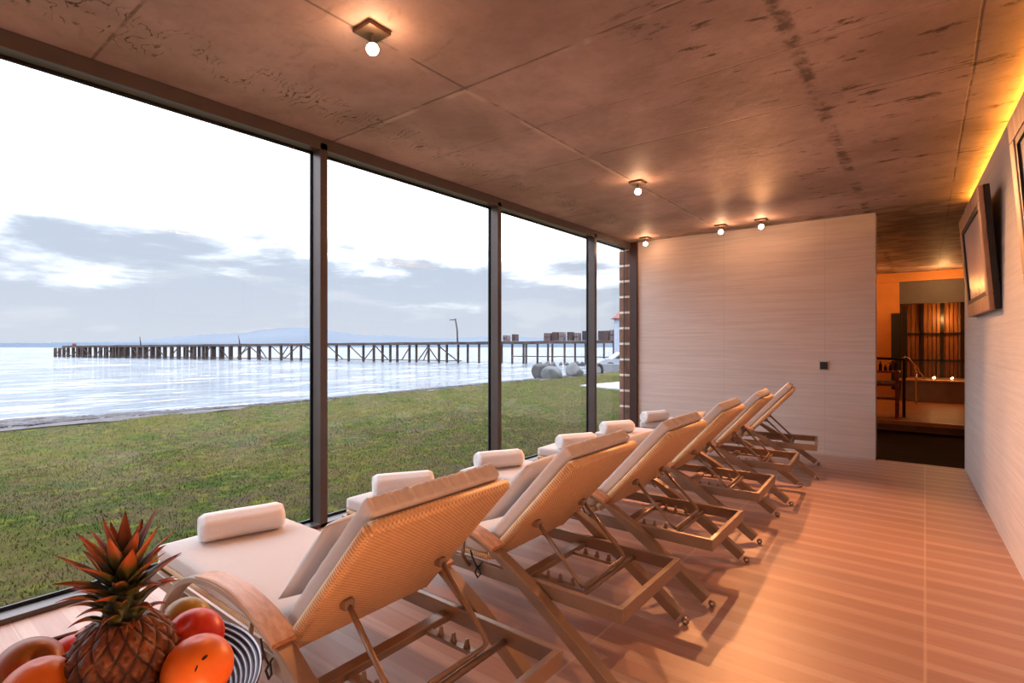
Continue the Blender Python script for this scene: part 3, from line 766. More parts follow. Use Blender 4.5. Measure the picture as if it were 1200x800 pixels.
tag(MB().lathe(prof, 96).build('fruit_bowl', bowl_mat(), None, True, (BX, BY, .808)), 'wide shallow bowl with concentric dark and silver ribs', 'bowl')

def fruit_mat(name, c1, c2, c3, sc=9):
    m, nt, out = newmat(name)
    b = nd(nt, 'ShaderNodeBsdfPrincipled'); b.inputs['Roughness'].default_value = .38; b.inputs['Specular IOR Level'].default_value = .4
    tc = nd(nt, 'ShaderNodeTexCoord'); P = tc.outputs['Object']
    n = noise_(nt, P, sc, 4, .55, .4); n2 = noise_(nt, P, 70, 3)
    c = mixc(nt, smooth(nt, n, .34, .60), c1, c2)
    n3 = noise_(nt, mapping(nt, P, (1,1,1), (3,5,1)), sc*1.6, 4)
    c = mixc(nt, math_(nt, 'MULTIPLY', smooth(nt, n3, .5, .66), .6), c, c3)
    c = mixc(nt, math_(nt, 'MULTIPLY', smooth(nt, n2, .6, .7), .15), c, tuple(x*1.4 for x in c2))
    lk(nt, c, b.inputs['Base Color'])
    bp = nd(nt, 'ShaderNodeBump'); bp.inputs['Strength'].default_value = .15; bp.inputs['Distance'].default_value = .001
    lk(nt, n2, bp.inputs['Height']); lk(nt, bp.outputs['Normal'], b.inputs['Normal'])
    lk(nt, b.outputs['BSDF'], out.inputs['Surface']); return m
FO = fruit_mat('orange skin', srgb(226, 104, 28), srgb(240, 130, 44), srgb(214, 70, 30), 7)
FR = fruit_mat('red nectarine skin', srgb(196, 34, 26), srgb(224, 66, 36), srgb(232, 120, 60), 9)
FG = fruit_mat('green apple skin', srgb(150, 140, 42), srgb(178, 140, 50), srgb(190, 84, 40), 10)
FA = fruit_mat('russet apple skin', srgb(170, 70, 36), srgb(150, 110, 46), srgb(190, 60, 34), 10)
stem_m = simple('fruit stem', srgb(70, 46, 26), .8)
mark_m = simple('fruit blemish', srgb(46, 18, 10), .8)
def fruit(name, label, u, v, d, R, mat, kind='apple', tilt=(0, 0), rz=0):
    p = px(u, v, d)
    t = thing(name, label, 'fruit', p, 0, 'fruit in the bowl')
    n = 26; pr = []
    for k in range(n+1):
        a = PI*k/n
        if kind == 'apple': r = math.sin(a)*(1-.07*math.cos(a)*-1); z = -math.cos(a)*.93; r_ = math.sin(a); dip = .30*math.exp(-(r_/.27)**2); z = z-dip if z > 0 else z+dip*.6
        elif kind == 'peach': r = math.sin(a); z = -math.cos(a)*.95; r_ = r; dip = .12*math.exp(-(r_/.2)**2); z = z-dip if z > 0 else z+dip*.3
        else: r = math.sin(a); z = -math.cos(a)*.96; z = z-(.05*math.exp(-(r/.15)**2) if z > 0 else 0)
        pr.append((max(0, r)*R if 0 < k < n else 0, z*R))
    E = Matrix.Rotation(rz, 4, 'Z') @ Matrix.Rotation(tilt[0], 4, 'X') @ Matrix.Rotation(tilt[1], 4, 'Y')
    MB().lathe(pr, 36, E).build('flesh', mat, t, True)
    top = pr[n][1]
    if kind == 'apple':
        s = MB().tube([E @ Vector((0, 0, top-.002)), E @ Vector((.002, 0, top+R*.25)), E @ Vector((.005, .001, top+R*.42))], [.0022, .0016, .0022], 6)
        s.build('stem', stem_m, t, True)
    return t, E
def camdir(u, v):
    r = (u-600)/F; k = -(v-402)/F; d = Vector((r*CT-ST, r*ST+CT, k)); return d.normalized()
tO, E = fruit('orange', 'orange with small dark marks at the right of the bowl, in front', 232, 783, .70, .0425, FO, 'orange')
# blemishes facing the viewer
def mark(t, u, v, cu, cv, d, R, w, h, rot):
    c = Vector(px(cu, cv, d)); dirn = camdir(u, v); tt = dirn.dot(c); disc = R*R*.98-(c-dirn*tt).length_squared
    hit = dirn*(tt-math.sqrt(max(disc, 0)))
    # camera sits at (0,0,CAMH)
    return hit
def add_mark(t, cu, cv, d, R, u, v, w, h, rot):
    cam = Vector((0, 0, CAMH)); c = Vector(px(cu, cv, d)); dr = camdir(u, v)
    oc = c-cam; tt = dr.dot(oc); disc = R*R-(oc.length_squared-tt*tt)
    hit = cam+dr*(tt-math.sqrt(max(disc, 0))); n = (hit-c).normalized()
    q = n.to_track_quat('Z', 'Y').to_matrix().to_4x4()
    mb = MB(); tb = bmesh.new(); bmesh.ops.create_icosphere(tb, subdivisions=2, radius=1)
    bmesh.ops.transform(tb, matrix=Matrix.Translation(hit-Vector(t.location)-n*.0005) @ q @ Matrix.Rotation(rot, 4, 'Z') @ Matrix.Diagonal((w, h, .0008, 1)), verts=tb.verts)
    mb.merge(tb); mb.build('blemish', mark_m, t, True)
add_mark(tO, 232, 783, .70, .0425*.995, 240, 770, .0042, .002, .4)
add_mark(tO, 232, 783, .70, .0425*.995, 230, 783, .0040, .0012, 1.2)
fruit('nectarine', 'red and orange nectarine behind the front right orange', 227, 747, .775, .0405, FR, 'peach', (.5, .3))
fruit('apple', 'yellow green apple farthest back at the right of the bowl', 216, 727, .85, .037, FG, 'apple', (.3, -1.2))
fruit('apple', 'russet green apple at the left rim with its stem hollow showing', 34, 784, .73, .0415, FA, 'apple', (-.5, .75), -.3)
fruit('orange', 'orange at the lower left corner of the bowl', 46, 812, .655, .042, FO, 'orange')
fruit('nectarine', 'deep red nectarine between the left apple and the pineapple', 86, 774, .775, .037, FR, 'peach', (.2, .5), 1.2)
fruit('orange', 'small orange peeking out behind the pineapple', 112, 755, .84, .035, FO, 'orange')

# pineapple
def pine_mat():
    m, nt, out = newmat('pineapple skin')
    b = nd(nt, 'ShaderNodeBsdfPrincipled'); b.inputs['Roughness'].default_value = .55
    tc = nd(nt, 'ShaderNodeTexCoord'); P = tc.outputs['Object']
    at = nd(nt, 'ShaderNodeAttribute'); at.attribute_name = 'eye'
    n = noise_(nt, P, 60, 5, .6)
    c = mixc(nt, smooth(nt, at.outputs['Fac'], .05, .7), srgb(20, 11, 7), srgb(100, 50, 22))
    c = mixc(nt, math_(nt, 'MULTIPLY', smooth(nt, n, .5, .7), .5), c, srgb(170, 104, 48))
    c = mixc(nt, smooth(nt, at.outputs['Fac'], .92, 1.0), c, srgb(96, 50, 22))
    lk(nt, c, b.inputs['Base Color'])
    bp = nd(nt, 'ShaderNodeBump'); bp.inputs['Strength'].default_value = .5; bp.inputs['Distance'].default_value = .002
    lk(nt, n, bp.inputs['Height']); lk(nt, bp.outputs['Normal'], b.inputs['Normal'])
    lk(nt, b.outputs['BSDF'], out.inputs['Surface']); return m
def leaf_mat():
    m, nt, out = newmat('pineapple leaf')
    b = nd(nt, 'ShaderNodeBsdfPrincipled'); b.inputs['Roughness'].default_value = .45
    tc = nd(nt, 'ShaderNodeTexCoord'); P = tc.outputs['Object']
    at = nd(nt, 'ShaderNodeAttribute'); at.attribute_name = 'tip'
    n = noise_(nt, P, 40, 3)
    f = math_(nt, 'ADD', at.outputs['Fac'], math_(nt, 'MULTIPLY', math_(nt, 'SUBTRACT', n, .5), .5))
    c = mixc(nt, smooth(nt, f, .25, .75), srgb(60, 62, 24), srgb(156, 78, 34))
    c = mixc(nt, smooth(nt, f, .85, 1.0), c, srgb(84, 40, 24))
    lk(nt, c, b.inputs['Base Color']); lk(nt, b.outputs['BSDF'], out.inputs['Surface']); return m
PX, PY, _ = px(144, 770, .700)
PB = .832
t = thing('pineapple', 'whole pineapple with spiky crown standing amid the fruit', 'pineapple', (PX, PY, PB), 0)
nu, nv = 220, 140; Hb = .172; Rb = .062
bm = bmesh.new(); lay = bm.verts.layers.float.new('eye'); rings = []
CNT = 15
for j in range(nv+1):
    q = j/nv; rr = Rb*(max(0, 1-abs(2*q-.92)**3.4*(.55 if q > .46 else .8)))**.6 if True else 0
    z = Hb*q; ring = []
    for i in range(nu):
        a = 2*PI*i/nu
        u = a/(2*PI)*CNT; v = z/.0175
        p1 = (u+v/2) ; p2 = (u-v/2)
        f1 = abs((p1 % 1)-.5)*2; f2 = abs((p2 % 1)-.5)*2   # 0 centre, 1 edge
        e = 1-max(f1, f2)
        hgt = min(1, e*2.2)**.7
        spike = max(0, 1-math.hypot(f1, f2)*3.2)
        r = rr+.0042*hgt+.006*spike-.003
        vtx = bm.verts.new((r*math.cos(a), r*math.sin(a), z)); vtx[lay] = min(1, hgt*.88+.2*spike); ring.append(vtx)
    rings.append(ring)
for a, b in zip(rings, rings[1:]):
    for k in range(nu): bm.faces.new((a[k], a[(k+1)%nu], b[(k+1)%nu], b[k]))
bm.faces.new(rings[0][::-1]); bm.faces.new(rings[-1])
me = bpy.data.meshes.new('body'); bm.to_mesh(me); bm.free()
for p in me.polygons: p.use_smooth = True
me.materials.append(pine_mat()); o = bpy.data.objects.new('body', me); COL.objects.link(o); o.parent = t
# small bracts on the eyes + crown
bm = bmesh.new(); lay = bm.verts.layers.float.new('tip')
def leaf(az, base_r, z0, L, W, up0, up1, twist=0):
    """up0/up1 elevation angle at base / tip"""
    N = 12; pos = Vector((base_r*math.cos(az), base_r*math.sin(az), z0)); prev = None
    out = Vector((math.cos(az), math.sin(az), 0)); side = Vector((-math.sin(az), math.cos(az), 0))
    for k in range(N+1):
        q = k/N; el = up0+(up1-up0)*q
        d = out*math.cos(el)+Vector((0, 0, 1))*math.sin(el); nr = -out*math.sin(el)+Vector((0, 0, 1))*math.cos(el)
        w = W*(1-q**1.6)*(.85+.5*q*(1-q)*2)+.0003
        sd = (side*math.cos(twist*q)+nr*math.sin(twist*q))
        cup = w*.35
        row = [bm.verts.new(pos+sd*s*w+nr*(cup*abs(s)**2)-nr*(.0012*(1-q) if s == 0 else 0)) for s in (-1, -.5, 0, .5, 1)]
        for v in row: v[lay] = q
        row2 = [bm.verts.new(v.co-nr*(.0022*(1-q)+.0003)) for v in row]
        for v in row2: v[lay] = q
        if prev:
            pr, pr2 = prev
            for i in range(4):
                bm.faces.new((pr[i], pr[i+1], row[i+1], row[i])); bm.faces.new((pr2[i+1], pr2[i], row2[i], row2[i+1]))
            bm.faces.new((pr[0], row[0], row2[0], pr2[0])); bm.faces.new((pr[4], pr2[4], row2[4], row[4]))
        prev = (row, row2); pos = pos+d*(L/N)
rnd = random.Random(3)
NL = 46
for i in range(NL):
    q = i/(NL-1); az = i*2.39996+rnd.uniform(-.15, .15)
    if q < .40:   # low short leaves curling outwards and down
        g = q/.40
        leaf(az, .020-.004*g, Hb-.004+.030*g, .038+.024*g, .0065, .85, -.75+.7*g+rnd.uniform(-.2, .2), rnd.uniform(-.3, .3))
    elif q < .72:
        g = (q-.40)/.32
        leaf(az, .015-.004*g, Hb+.028+.022*g, .066+.006*g+rnd.uniform(-.012, .010), .0085, .55+.35*g, .05+.55*g+rnd.uniform(-.25, .25), rnd.uniform(-.4, .4))
    else:
        g = (q-.72)/.28
        leaf(az, .010*(1-g)+.003, Hb+.050+.016*g, .080+rnd.uniform(-.022, .012), .0115, .95+.30*g, .85+.45*g+rnd.uniform(-.15, .15), rnd.uniform(-.3, .3))
bmesh.ops.recalc_face_normals(bm, faces=bm.faces)
me = bpy.data.meshes.new('leaf_crown'); bm.to_mesh(me); bm.free()
for p in me.polygons: p.use_smooth = True
me.materials.append(leaf_mat()); o = bpy.data.objects.new('leaf_crown', me); COL.objects.link(o); o.parent = t
MB().lathe([(.0, Hb-.012), (.024, Hb-.008), (.020, Hb+.02), (.012, Hb+.05), (0, Hb+.07)], 20).build('crown_core', simple('leaf core', srgb(60, 62, 26), .6), t, True)

# ------------------------------------------------------------------ outside
GZ = -.10
def vnoise(x, y): return math.sin(x*1.3+math.sin(y*.7)*1.4)*math.cos(y*.9+x*.4)
bm = bmesh.new()
nx_, ny_ = 60, 150; g = []
for j in range(ny_+1):
    y = -14+40.35*j/ny_; row = []
    for i in range(nx_+1):
        s = i/nx_; xs = -12.7+.35*vnoise(y*.8, 3)+.12*math.sin(y*3.1); x = -3.63+(xs+3.63)*s
        z = GZ+.012*vnoise(x*2.1, y*2.3)+.01*math.sin(x*5+y*3)-.02
        if s > .985: z -= .04
        row.append(bm.verts.new((x, y, z)))
    g.append(row)
for a, b in zip(g, g[1:]):
    for k in range(nx_): bm.faces.new((a[k], b[k], b[k+1], a[k+1]))
bmesh.ops.recalc_face_normals(bm, faces=bm.faces)
me = bpy.data.meshes.new('lawn_ground'); bm.to_mesh(me); bm.free()
for p in me.polygons: p.use_smooth = True
me.materials.append(M['grass']); lawn = bpy.data.objects.new('lawn_ground', me); COL.objects.link(lawn); struct(lawn)
struct(MB().box(-3.66, -3.62, YF-2, 9, -.3, -.001).build('trim_7', simple('dark plinth', srgb(60, 54, 52), .7)))
# grass blades (uncountable)
import array
verts = []; faces = []
rg = random.Random(11)
def blades(n, x0, x1, y0, y1, h0, h1, w):
    for _ in range(n):
        x = rg.uniform(x0, x1); y = rg.uniform(y0, y1)
        a = rg.uniform(0, 2*PI); h = rg.uniform(h0, h1); lx, ly = rg.uniform(-.6, .6)*h, rg.uniform(-.6, .6)*h
        z = GZ-.024+.012*vnoise(x*2.1, y*2.3)+.01*math.sin(x*5+y*3); c, s = math.cos(a)*w, math.sin(a)*w
        k = len(verts); verts.extend([(x-c, y-s, z), (x+c, y+s, z), (x+lx, y+ly, z+h)]); faces.append((k, k+1, k+2))
blades(60000, -8.2, -3.75, -.5, 8.5, .012, .030, .003)
blades(80000, -12.5, -3.75, -1.0, 22, .015, .032, .005)
me = bpy.data.meshes.new('grass'); me.from_pydata(verts, [], faces)
me.materials.append(M['grass'])
o = bpy.data.objects.new('grass', me); COL.objects.link(o)
tag(o, 'short patchy green grass growing on the lawn outside', 'grass', kind='stuff')

# shore bed, sea
bm = bmesh.new(); g = []
for j in range(181):
    y = -20+70*j/180; row = []
    for i in range(41):
        s = i/40; x = -12.2-14*s
        z = -.13-.115*max(0, (-12.6-x))
        if y < 8: z += .10*max(0, 1-abs(y-2)/6)*(.5+.9*math.sin(x*1.9+y*1.1)*math.sin(y*1.7+x*.6))*min(1, s*3)*min(1, max(0, (1-s)*2)) + .16*max(0, 1-abs(y-2)/5)*math.exp(-((x+16.5)/3.2)**2)
        z += .012*vnoise(x*5, y*5)
        row.append(bm.verts.new((x, y, max(z, -1.3))))
    g.append(row)
for a, b in zip(g, g[1:]):
    for k in range(40): bm.faces.new((a[k], b[k], b[k+1], a[k+1]))
bmesh.ops.recalc_face_normals(bm, faces=bm.faces)
me = bpy.data.meshes.new('shingle_ground'); bm.to_mesh(me); bm.free()
for p in me.polygons: p.use_smooth = True
sh = simple('grey shingle', srgb(76, 70, 72), .85, 0, .25, 6, .9, 14); me.materials.append(sh)
o = bpy.data.objects.new('shingle_ground', me); COL.objects.link(o); struct(o)
verts = []; faces = []
ib = bmesh.new(); bmesh.ops.create_icosphere(ib, subdivisions=1, radius=1); IV = [v.co.copy() for v in ib.verts]; IF = [[v.index for v in f.verts] for f in ib.faces]; ib.free()
for _ in range(5200):
    y = rg.uniform(-2, 34); x = -12.55-abs(rg.gauss(0, 1.5)) - (rg.uniform(0, 6) if (y < 8 and rg.random() < .45) else 0)
    z = -.13-.115*max(0, (-12.6-x))+(.16*max(0, 1-abs(y-2)/5)*math.exp(-((x+16.5)/3.2)**2) if y < 8 else 0)
    if x < -18 and rg.random() < .6: continue
    if min(math.hypot(x+13.7, y-18.9), math.hypot(x+12.7, y-19.1), math.hypot(x+12.75, y-21.4)) < 1.0: continue
    r = rg.uniform(.03, .10)*(1.2 if y > 12 else 1); k = len(verts)
    for v in IV: verts.append((x+v.x*r*rg.uniform(.8, 1.2), y+v.y*r*1.3*rg.uniform(.8, 1.2), z+v.z*r*.6))
    faces.extend([[a+k for a in f] for f in IF])
me = bpy.data.meshes.new('shore_stones'); me.from_pydata(verts, [], faces); me.materials.append(simple('shore stones', srgb(68, 64, 68), .8, 0, .3, 3))
o = bpy.data.objects.new('shore_stones', me); COL.objects.link(o); tag(o, 'grey stones strewn along the edge between lawn and sea', 'stones', kind='stuff')
# sea
struct(MB().poly([(-12.9, -250), (-1400, -250), (-1400, 1200), (900, 1200), (900, 60), (-12.9, 60)], -.9, -.5).build('sea_water', M['water']))
# ground beyond the lawn
struct(MB().poly([(-14.6, 26.5), (60, 26.5), (60, 62), (-27, 62), (-27, 50), (-19.5, 35)], -.9, -.49).build('gravel_ground', simple('grey gravel', srgb(112, 110, 110), .9, 0, .12, 4, .5, 20)))
struct(MB().poly([(-9.35, 15.8), (-7.4, 15.2), (-6.4, 18.9), (-8.9, 18.7)], -.14, -.075).build('paving_ground', simple('pale slab', srgb(160, 164, 172), .7, 0, .05, 3)))

struct(MB().box(-14.5, 6, 26.3, 26.6, -.9, .22, .01).build('trim_8', simple('low pale kerb wall', srgb(120, 122, 128), .8, 0, .06, 3)))
# land and hills across the water
def ridge(name, pts, depth, z0, mat, y_off=0, thick=120):
    """pts: (pixel u, pixel height above horizon) -> ridge at camera depth"""
    bm = bmesh.new(); front = []; top = []; back = []
    for u, h in pts:
        q = (u-600)/F
        x, y, _ = cam2w(q*depth, depth, 0); x2, y2, _ = cam2w(q*(depth+thick*.6), depth+thick*.6, 0); x3, y3, _ = cam2w(q*(depth+thick*1.6), depth+thick*1.6, 0)
        zt = CAMH+h/F*(depth+thick*.6)
        front.append(bm.verts.new((x, y, z0))); top.append(bm.verts.new((x2, y2, zt))); back.append(bm.verts.new((x3, y3, z0)))
    for i in range(len(pts)-1):
        bm.faces.new((front[i], front[i+1], top[i+1], top[i])); bm.faces.new((top[i], top[i+1], back[i+1], back[i]))
    bmesh.ops.recalc_face_normals(bm, faces=bm.faces)
    me = bpy.data.meshes.new(name); bm.to_mesh(me); bm.free()
    for p in me.polygons: p.use_smooth = True
    me.materials.append(mat); o = bpy.data.objects.new(name, me); COL.objects.link(o); return struct(o)
rr_ = random.Random(5)
def interp(keys, step=8):
    out = []
    u = keys[0][0]
    while u <= keys[-1][0]:
        for (a, ha), (b, hb) in zip(keys, keys[1:]):
            if a <= u <= b: out.append((u, ha+(hb-ha)*(u-a)/(b-a)+rr_.uniform(-.35, .35))); break
        u += step
    return out
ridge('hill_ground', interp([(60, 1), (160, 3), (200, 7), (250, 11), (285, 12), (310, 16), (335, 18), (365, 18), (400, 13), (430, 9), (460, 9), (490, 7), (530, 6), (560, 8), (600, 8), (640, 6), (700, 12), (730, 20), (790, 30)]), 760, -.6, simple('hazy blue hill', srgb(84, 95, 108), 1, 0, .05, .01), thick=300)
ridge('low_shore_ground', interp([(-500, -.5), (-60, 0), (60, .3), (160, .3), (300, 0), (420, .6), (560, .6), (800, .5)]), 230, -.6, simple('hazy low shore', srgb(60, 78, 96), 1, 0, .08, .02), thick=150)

# boulders and rocks
bo_m = simple('grey boulder', srgb(92, 94, 96), .85, 0, .18, 2.5, .8, 7)
def boulder(label, x, y, z, s, rot, group=None, sub=4, sd=1, m=None, name='boulder'):
    bm = bmesh.new(); bmesh.ops.create_icosphere(bm, subdivisions=sub, radius=1)
    rg2 = random.Random(sd); pl = [(Vector((rg2.uniform(-1, 1), rg2.uniform(-1, 1), rg2.uniform(-.6, 1))).normalized(), rg2.uniform(.62, .9)) for _ in range(10)]
    for v in bm.verts:
        p = v.co.copy()
        for n, dd in pl:
            e = p.dot(n)-dd
            if e > 0: p -= n*e*.85
        v.co = Vector((p.x*s[0], p.y*s[1], p.z*s[2]))
    me = bpy.data.meshes.new(name); bm.to_mesh(me); bm.free()
    for p in me.polygons: p.use_smooth = True
    me.materials.append(m or bo_m); o = bpy.data.objects.new(name, me); COL.objects.link(o); o.location = (x, y, z); o.rotation_euler = rot
    return tag(o, label, 'rock', group)
boulder('darker grey boulder leaning behind the pale one at the lawn edge', -13.45, 19.5, .05, (.55, .62, .42), (.2, .5, .5), sd=4, m=simple('dark boulder', srgb(66, 66, 68), .85, 0, .2, 2, .8, 7))
boulder('pale rounded boulder in front of the darker one at the lawn edge', -12.7, 19.1, .02, (.50, .62, .38), (0, 0, .7), sd=2)
boulder('single grey boulder right of the leaning pair', -12.72, 20.95, .05, (.45, .55, .42), (.1, -.2, .6), sd=3)
rk = simple('dark wet rock', srgb(72, 68, 70), .6, 0, .2, 3, .8, 9)
rks = [(633, 48, .45), (641, 47, .62), (648, 46.5, .55), (657, 48, .4), (664, 47.5, .5), (671, 48, .4), (675, 47, .65), (682, 48, .6)]
dl = ['leftmost', 'second from left', 'third from left', 'fourth from left', 'fourth from right', 'third from right', 'second from right', 'rightmost']
for i, (u, d, s) in enumerate(rks):
    d -= 3.5; x, y, _ = cam2w((u-600)/F*d, d, 0)
    boulder('dark rock rising from the shallows under the pier, '+dl[i]+' of the line', x, y, -.42, (s*.42, s*.5, s*.55), (.1*i, .2, i), 'line of dark rocks below the pier', 2, 20+i, rk, 'rock')

# pier
A = Vector((-92, 20.4)); B = Vector((-20.5, 43.2)); D = (B-A); Ln = D.length; dv = D.normalized(); pn = Vector((-dv.y, dv.x))
za, zb = 1.02, 1.62
rust = simple('weathered pier timber', srgb(70, 58, 56), .9, 0, .25, 1.5)
pier = thing('pier', 'long rusty pier on trestle legs reaching out over the sea', 'pier', (A.x, A.y, -.5), math.atan2(dv.y, dv.x))
def zd(s): return za+(zb-za)*s/Ln+.5
dk = MB()
bm = bmesh.new(); rings = []
for k in range(41):
    s = Ln*k/40; z = zd(s)+.02*math.sin(k*2.3)
    rings.append([bm.verts.new((s, -1.6, z-.25)), bm.verts.new((s, 1.6, z-.25)), bm.verts.new((s, 1.6, z)), bm.verts.new((s, -1.6, z))])
for a, b in zip(rings, rings[1:]):
    for k in range(4): bm.faces.new((a[k], a[(k+1)%4], b[(k+1)%4], b[k]))
bm.faces.new(rings[0]); bm.faces.new(rings[-1][::-1]); bmesh.ops.recalc_face_normals(bm, faces=bm.faces)
dk.merge(bm); dk.box(0, Ln, -1.9, -1.6, 0, 0)if False else None
dk.build('deck', rust, pier)
def s_at(u):
    q = (u-600)/F; k = (q*CT-ST)/(q*ST+CT)   # X = k Y
    return (k*A.y-A.x)/(dv.x-k*dv.y)
post_px = [78, 83, 88, 93, 99, 105, 111, 118, 125, 131, 138, 146, 153, 160, 168, 175, 182, 190, 197, 205, 213, 222, 231, 240, 250, 260, 270, 281, 292, 303, 315, 327, 340, 352, 363, 390, 404, 418, 435, 447, 457, 466, 474, 488, 496, 510, 522, 531, 544, 555, 568, 594, 606, 619, 622, 635, 647, 652, 666, 678, 690, 711, 722]
for i, u in enumerate(post_px):
    s = s_at(u); w = .10 if u < 300 else .055
    m_ = MB(); m_.box(s-w, s+w, -1.5, -1.2, -.6, zd(s)-.26)
    if u < 300: m_.box(s-w, s+w, 1.2, 1.5, -.6, zd(s)-.26)
    m_.build('post', rust, pier)
ch = MB()
s0, s1 = s_at(78), s_at(548)
n = 24
for k in range(n):
    a, b = s0+(s1-s0)*k/n, s0+(s1-s0)*(k+1)/n; ch.box(a, b+.05, -1.55, -1.40, .14, .22)
ch.build('bottom_chord', rust, pier)
c2 = MB(); c2.box(s_at(606), s_at(736), -1.5, -1.42, .62, .70); c2.build('mooring_rail', rust, pier)
def brace(u0, u1, up=True, zlow=.2):
    a, b = s_at(u0), s_at(u1); z0, z1 = (zlow, zd(b)-.3) if up else (zd(a)-.3, zlow)
    MB().tube([(a, -1.46, z0), (b, -1.46, z1)], .065, 6).build('brace', rust, pier)
for i in range(0, 34, 2): brace(post_px[i], post_px[i]+9, i % 4 == 0)
for u0, u1, f in ((368, 392, False), (378, 390, True), (420, 436, False), (437, 449, True), (449, 464, False), (480, 490, True), (499, 511, True), (509, 521, False), (521, 543, False), (505, 512, True), (345, 360, True), (330, 345, False), (290, 305, True), (305, 320, False), (395, 412, False)): brace(u0, u1, f)
# lamp pole and masts on the pier
def pier_pt(u, off=0): s = s_at(u); p = A+dv*s+pn*off; return p.x, p.y, zd(s)-.5
x, y, z = pier_pt(543, -1.3)
tl = thing('lamp_post', 'tall thin lamp post rising from the pier', 'lamp post', (x, y, z))
MB().tube([(0, 0, 0), (-.05, 0, 1.2), (-.25, -.05, 2.25)], .07, 8).build('pole', rust, tl, True); MB().box(-1.0, -.2, -.1, .02, 2.10, 2.18, .02).build('lamp_arm', rust, tl)
for u, hh, lb in ((165, 1.1, 'short thin mast on the far left stretch of the pier'), (281, 1.0, 'thin leaning mast on the pier left of the first mullion')):
    x, y, z = pier_pt(u); tl = tag(MB().tube([(0, 0, 0), (-.35, 0, hh)], [.07, .04], 6).build('mast', rust, None, True, (x, y, z)), lb, 'mast')
x, y, z = pier_pt(87); tag(MB().lathe([(0, 0), (.25, 0), (.22, .3), (.12, .38), (0, .42)], 12).build('navigation_beacon', simple('rust red paint', srgb(120, 60, 50), .7), None, True, (x, y, z)), 'small red beacon on the seaward end of the pier', 'beacon')
# stacked crates / huts on the deck
crate_m = [simple('faded pink crate', srgb(110, 86, 88), .9, 0, .15, 2), simple('brown crate', srgb(70, 52, 56), .9, 0, .15, 2), simple('pale crate', srgb(130, 116, 120), .9, 0, .1, 2), simple('slate crate', srgb(52, 56, 70), .9, 0, .1, 2)]
cr = [(594, 5, 7, 2, 'pale crate standing alone just right of the second mullion'), (604, 4, 8, 1, 'brown crate standing alone near the pale one'), (643, 8, 9, 0, 'faded pink crate at the left of the crate group'), (652, 7, 10, 1, 'dark brown crate second in the crate group'), (659, 6, 10, 2, 'pale tall crate right of the dark brown one'), (669, 6, 10, 1, 'narrow brown crate in the middle of the deck'), (677, 6, 9, 2, 'pale crate right of the narrow brown one'), (687, 7, 11, 3, 'slate crate beside the third mullion'), (708, 12, 11, 1, 'wide maroon container right of the third mullion'), (720, 9, 12, 2, 'pale container beside the white tower')]
for u, w, h, mi, lb in cr:
    x, y, z = pier_pt(u); dd = -x*ST+y*CT; W = w/F*dd; Hh = h/F*dd
    t = thing('crate', lb, 'crate', (x, y, z+.03), math.atan2(dv.y, dv.x), 'crates on the pier deck')
    MB().box(-W/2, W/2, -.5, .5, .0, Hh, .02).build('box', crate_m[mi], t)
    b_ = MB()
    for q in (-.42, 0, .42): b_.box(q*W-.03, q*W+.03, -.53, -.5, .02, Hh-.02)
    b_.box(-W/2, W/2, -.54, -.53, Hh*.5-.04, Hh*.5+.04); b_.build('batten', rust, t)

# white tower house, car, bollard at right
x, y, _ = cam2w((731-600)/F*44, 44, 0)
t = thing('tower_house', 'slim white tower with a red tiled roof beyond the lawn', 'building', (x, y, -.15), .6)
MB().box(-.7, 2.0, -.8, .8, 0, 3.55, .02).build('wall', simple('white render', srgb(160, 166, 180), .8), t)
rb = bmesh.new(); vs = [rb.verts.new(v) for v in ((-1.0, -1.1, 3.55), (2.3, -1.1, 3.55), (2.3, 1.1, 3.55), (-1.0, 1.1, 3.55), (-.2, 0, 4.3), (1.5, 0, 4.3))]
for f in ((0, 1, 5, 4), (1, 2, 5), (2, 3, 4, 5), (3, 0, 4), (3, 2, 1, 0)): rb.faces.new([vs[i] for i in f])
bmesh.ops.recalc_face_normals(rb, faces=rb.faces); q = MB(); q.merge(rb); q.build('roof', simple('red tiles', srgb(136, 84, 74), .8), t)
MB().box(-.1, .5, -.83, -.79, 1.9, 2.7, .01).build('window', simple('dark pane', srgb(90, 100, 120), .2), t)
# car
x, y, _ = cam2w((734-600)/F*36, 36, 0)
t = thing('car', 'white hatchback parked beyond the lawn behind the last pane', 'car', (x, y, -.49), TH)
def extr(pf, y0, y1, mat, name, par):
    b_ = bmesh.new(); a = [b_.verts.new((p[0], y0, p[1])) for p in pf]; c = [b_.verts.new((p[0], y1, p[1])) for p in pf]
    b_.faces.new(a); b_.faces.new(c[::-1])
    for i in range(len(a)): k = (i+1) % len(a); b_.faces.new((a[i], c[i], c[k], a[k]))
    bmesh.ops.recalc_face_normals(b_, faces=b_.faces); bmesh.ops.bevel(b_, geom=[e for e in b_.edges], offset=.02, segments=2, affect='EDGES')
    q = MB(); q.merge(b_); return q.build(name, mat, par)
white = simple('white car paint', srgb(150, 156, 166), .25, 0, .02, 3, coat=.5)
extr([(-2.0, .25), (-2.02, .55), (-1.75, .72), (-1.1, .82), (-.55, 1.22), (.0, 1.40), (.9, 1.42), (1.6, 1.2), (1.95, .75), (2.0, .3), (1.6, .22), (-1.6, .22)], -.85, .85, white, 'body', t)
wn_ = simple('tinted car glass', srgb(52, 58, 72), .4, 0, .03, 3)
extr([(-.95, .83), (-.50, 1.17), (.0, 1.33), (.85, 1.35), (1.45, 1.12), (1.5, .85)], -.875, -.84, wn_, 'side_window', t)
for x_ in (-1.25, 1.25):
    MB().lathe([(0, -.1), (.26, -.1), (.3, -.05), (.3, .1), (0, .1)], 24, Matrix.Translation((x_, -.78, .3)) @ Matrix.Rotation(PI/2, 4, 'X')).build('wheel', M['blackrub'], t, True)
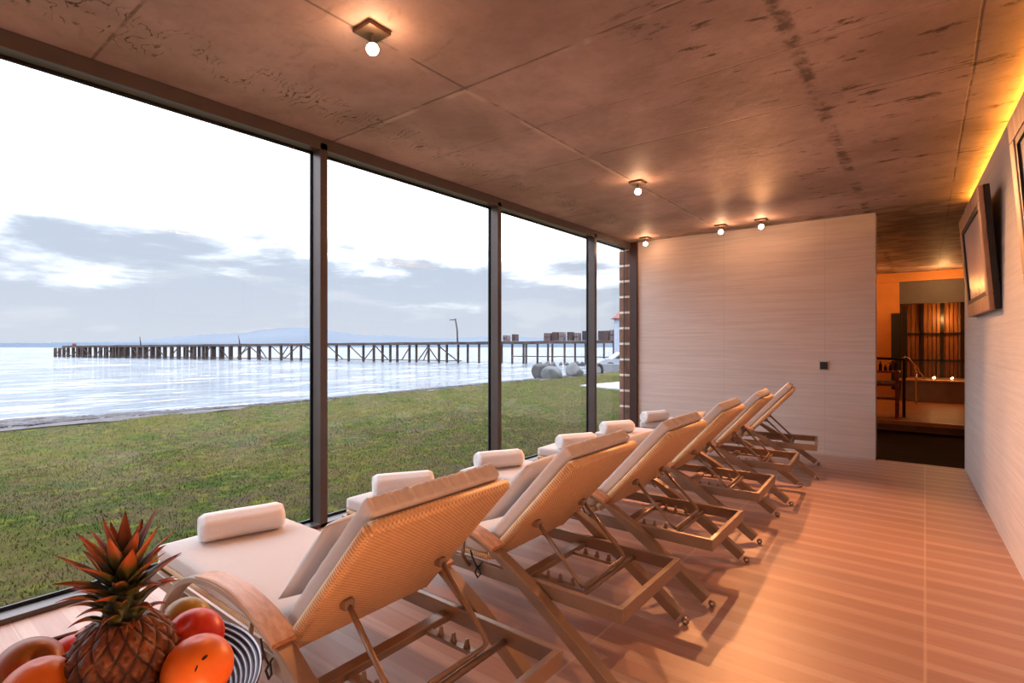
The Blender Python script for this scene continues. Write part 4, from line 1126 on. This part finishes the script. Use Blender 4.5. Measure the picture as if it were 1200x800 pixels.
x, y, _ = cam2w((704-600)/F*26, 26, 0)
t = tag(MB().tube([(-.16, 0, .40), (-.08, 0, .46), (.02, 0, .40), (.08, 0, .22), (.06, 0, 0)], [.05, .10, .09, .07, .06], 10).build('bollard', M['black'], None, True, (x, y, -.14), (0, 0, TH)), 'black hooked bollard on the lawn edge right of the third mullion', 'bollard')

# ------------------------------------------------------------------ world
w = bpy.data.worlds.new('sky'); sc.world = w; w.use_nodes = True; nt = w.node_tree; nt.nodes.clear()
out = nt.nodes.new('ShaderNodeOutputWorld'); bg = nt.nodes.new('ShaderNodeBackground'); lk(nt, bg.outputs[0], out.inputs[0])
tc = nd(nt, 'ShaderNodeTexCoord'); V = tc.outputs['Generated']
sep = nd(nt, 'ShaderNodeSeparateXYZ'); lk(nt, V, sep.inputs[0]); Z = sep.outputs[2]
n = noise_(nt, mapping(nt, V, (1, 1, 3.6), (.35, .1, .2)), 2.6, 6, .55, .25)
n2 = noise_(nt, mapping(nt, V, (1, 1, 5), (2.3, 1.1, 0)), 5, 6, .6, .3)
e = math_(nt, 'ADD', Z, math_(nt, 'ADD', math_(nt, 'MULTIPLY', math_(nt, 'SUBTRACT', n, .5), .42), math_(nt, 'MULTIPLY', math_(nt, 'SUBTRACT', n2, .5), .14)))
f = smooth(nt, e, .10, .22)
lowc = mixc(nt, smooth(nt, Z, -.01, .16), srgb(218, 226, 240), srgb(206, 219, 238))
lowc = mixc(nt, math_(nt, 'MULTIPLY', smooth(nt, n2, .5, .66), .6), lowc, srgb(232, 240, 250))
c = mixc(nt, f, lowc, (2.9, 3.05, 3.3))
hi = smooth(nt, Z, .2, .6)
c = mixc(nt, hi, c, (4.4, 4.7, 5.3))
lk(nt, c, bg.inputs[0]); bg.inputs[1].default_value = 1.0
# soft afternoon sky glow gets through the glass (portal-like sampling is left to the renderer)

# ------------------------------------------------------------------ camera and view
cam = bpy.data.cameras.new('camera'); co = bpy.data.objects.new('camera', cam); COL.objects.link(co)
cam.sensor_width = 36; cam.lens = 36*F/1200; cam.shift_y = 2/1200; cam.clip_end = 3000; cam.clip_start = .05
co.location = (0, 0, CAMH); co.rotation_euler = (PI/2, 0, TH)
sc.camera = co
vs_ = sc.view_settings; vs_.view_transform = 'Standard'; vs_.look = 'None'; vs_.gamma = 1; vs_.use_curve_mapping = False; vs_.exposure = 0.0
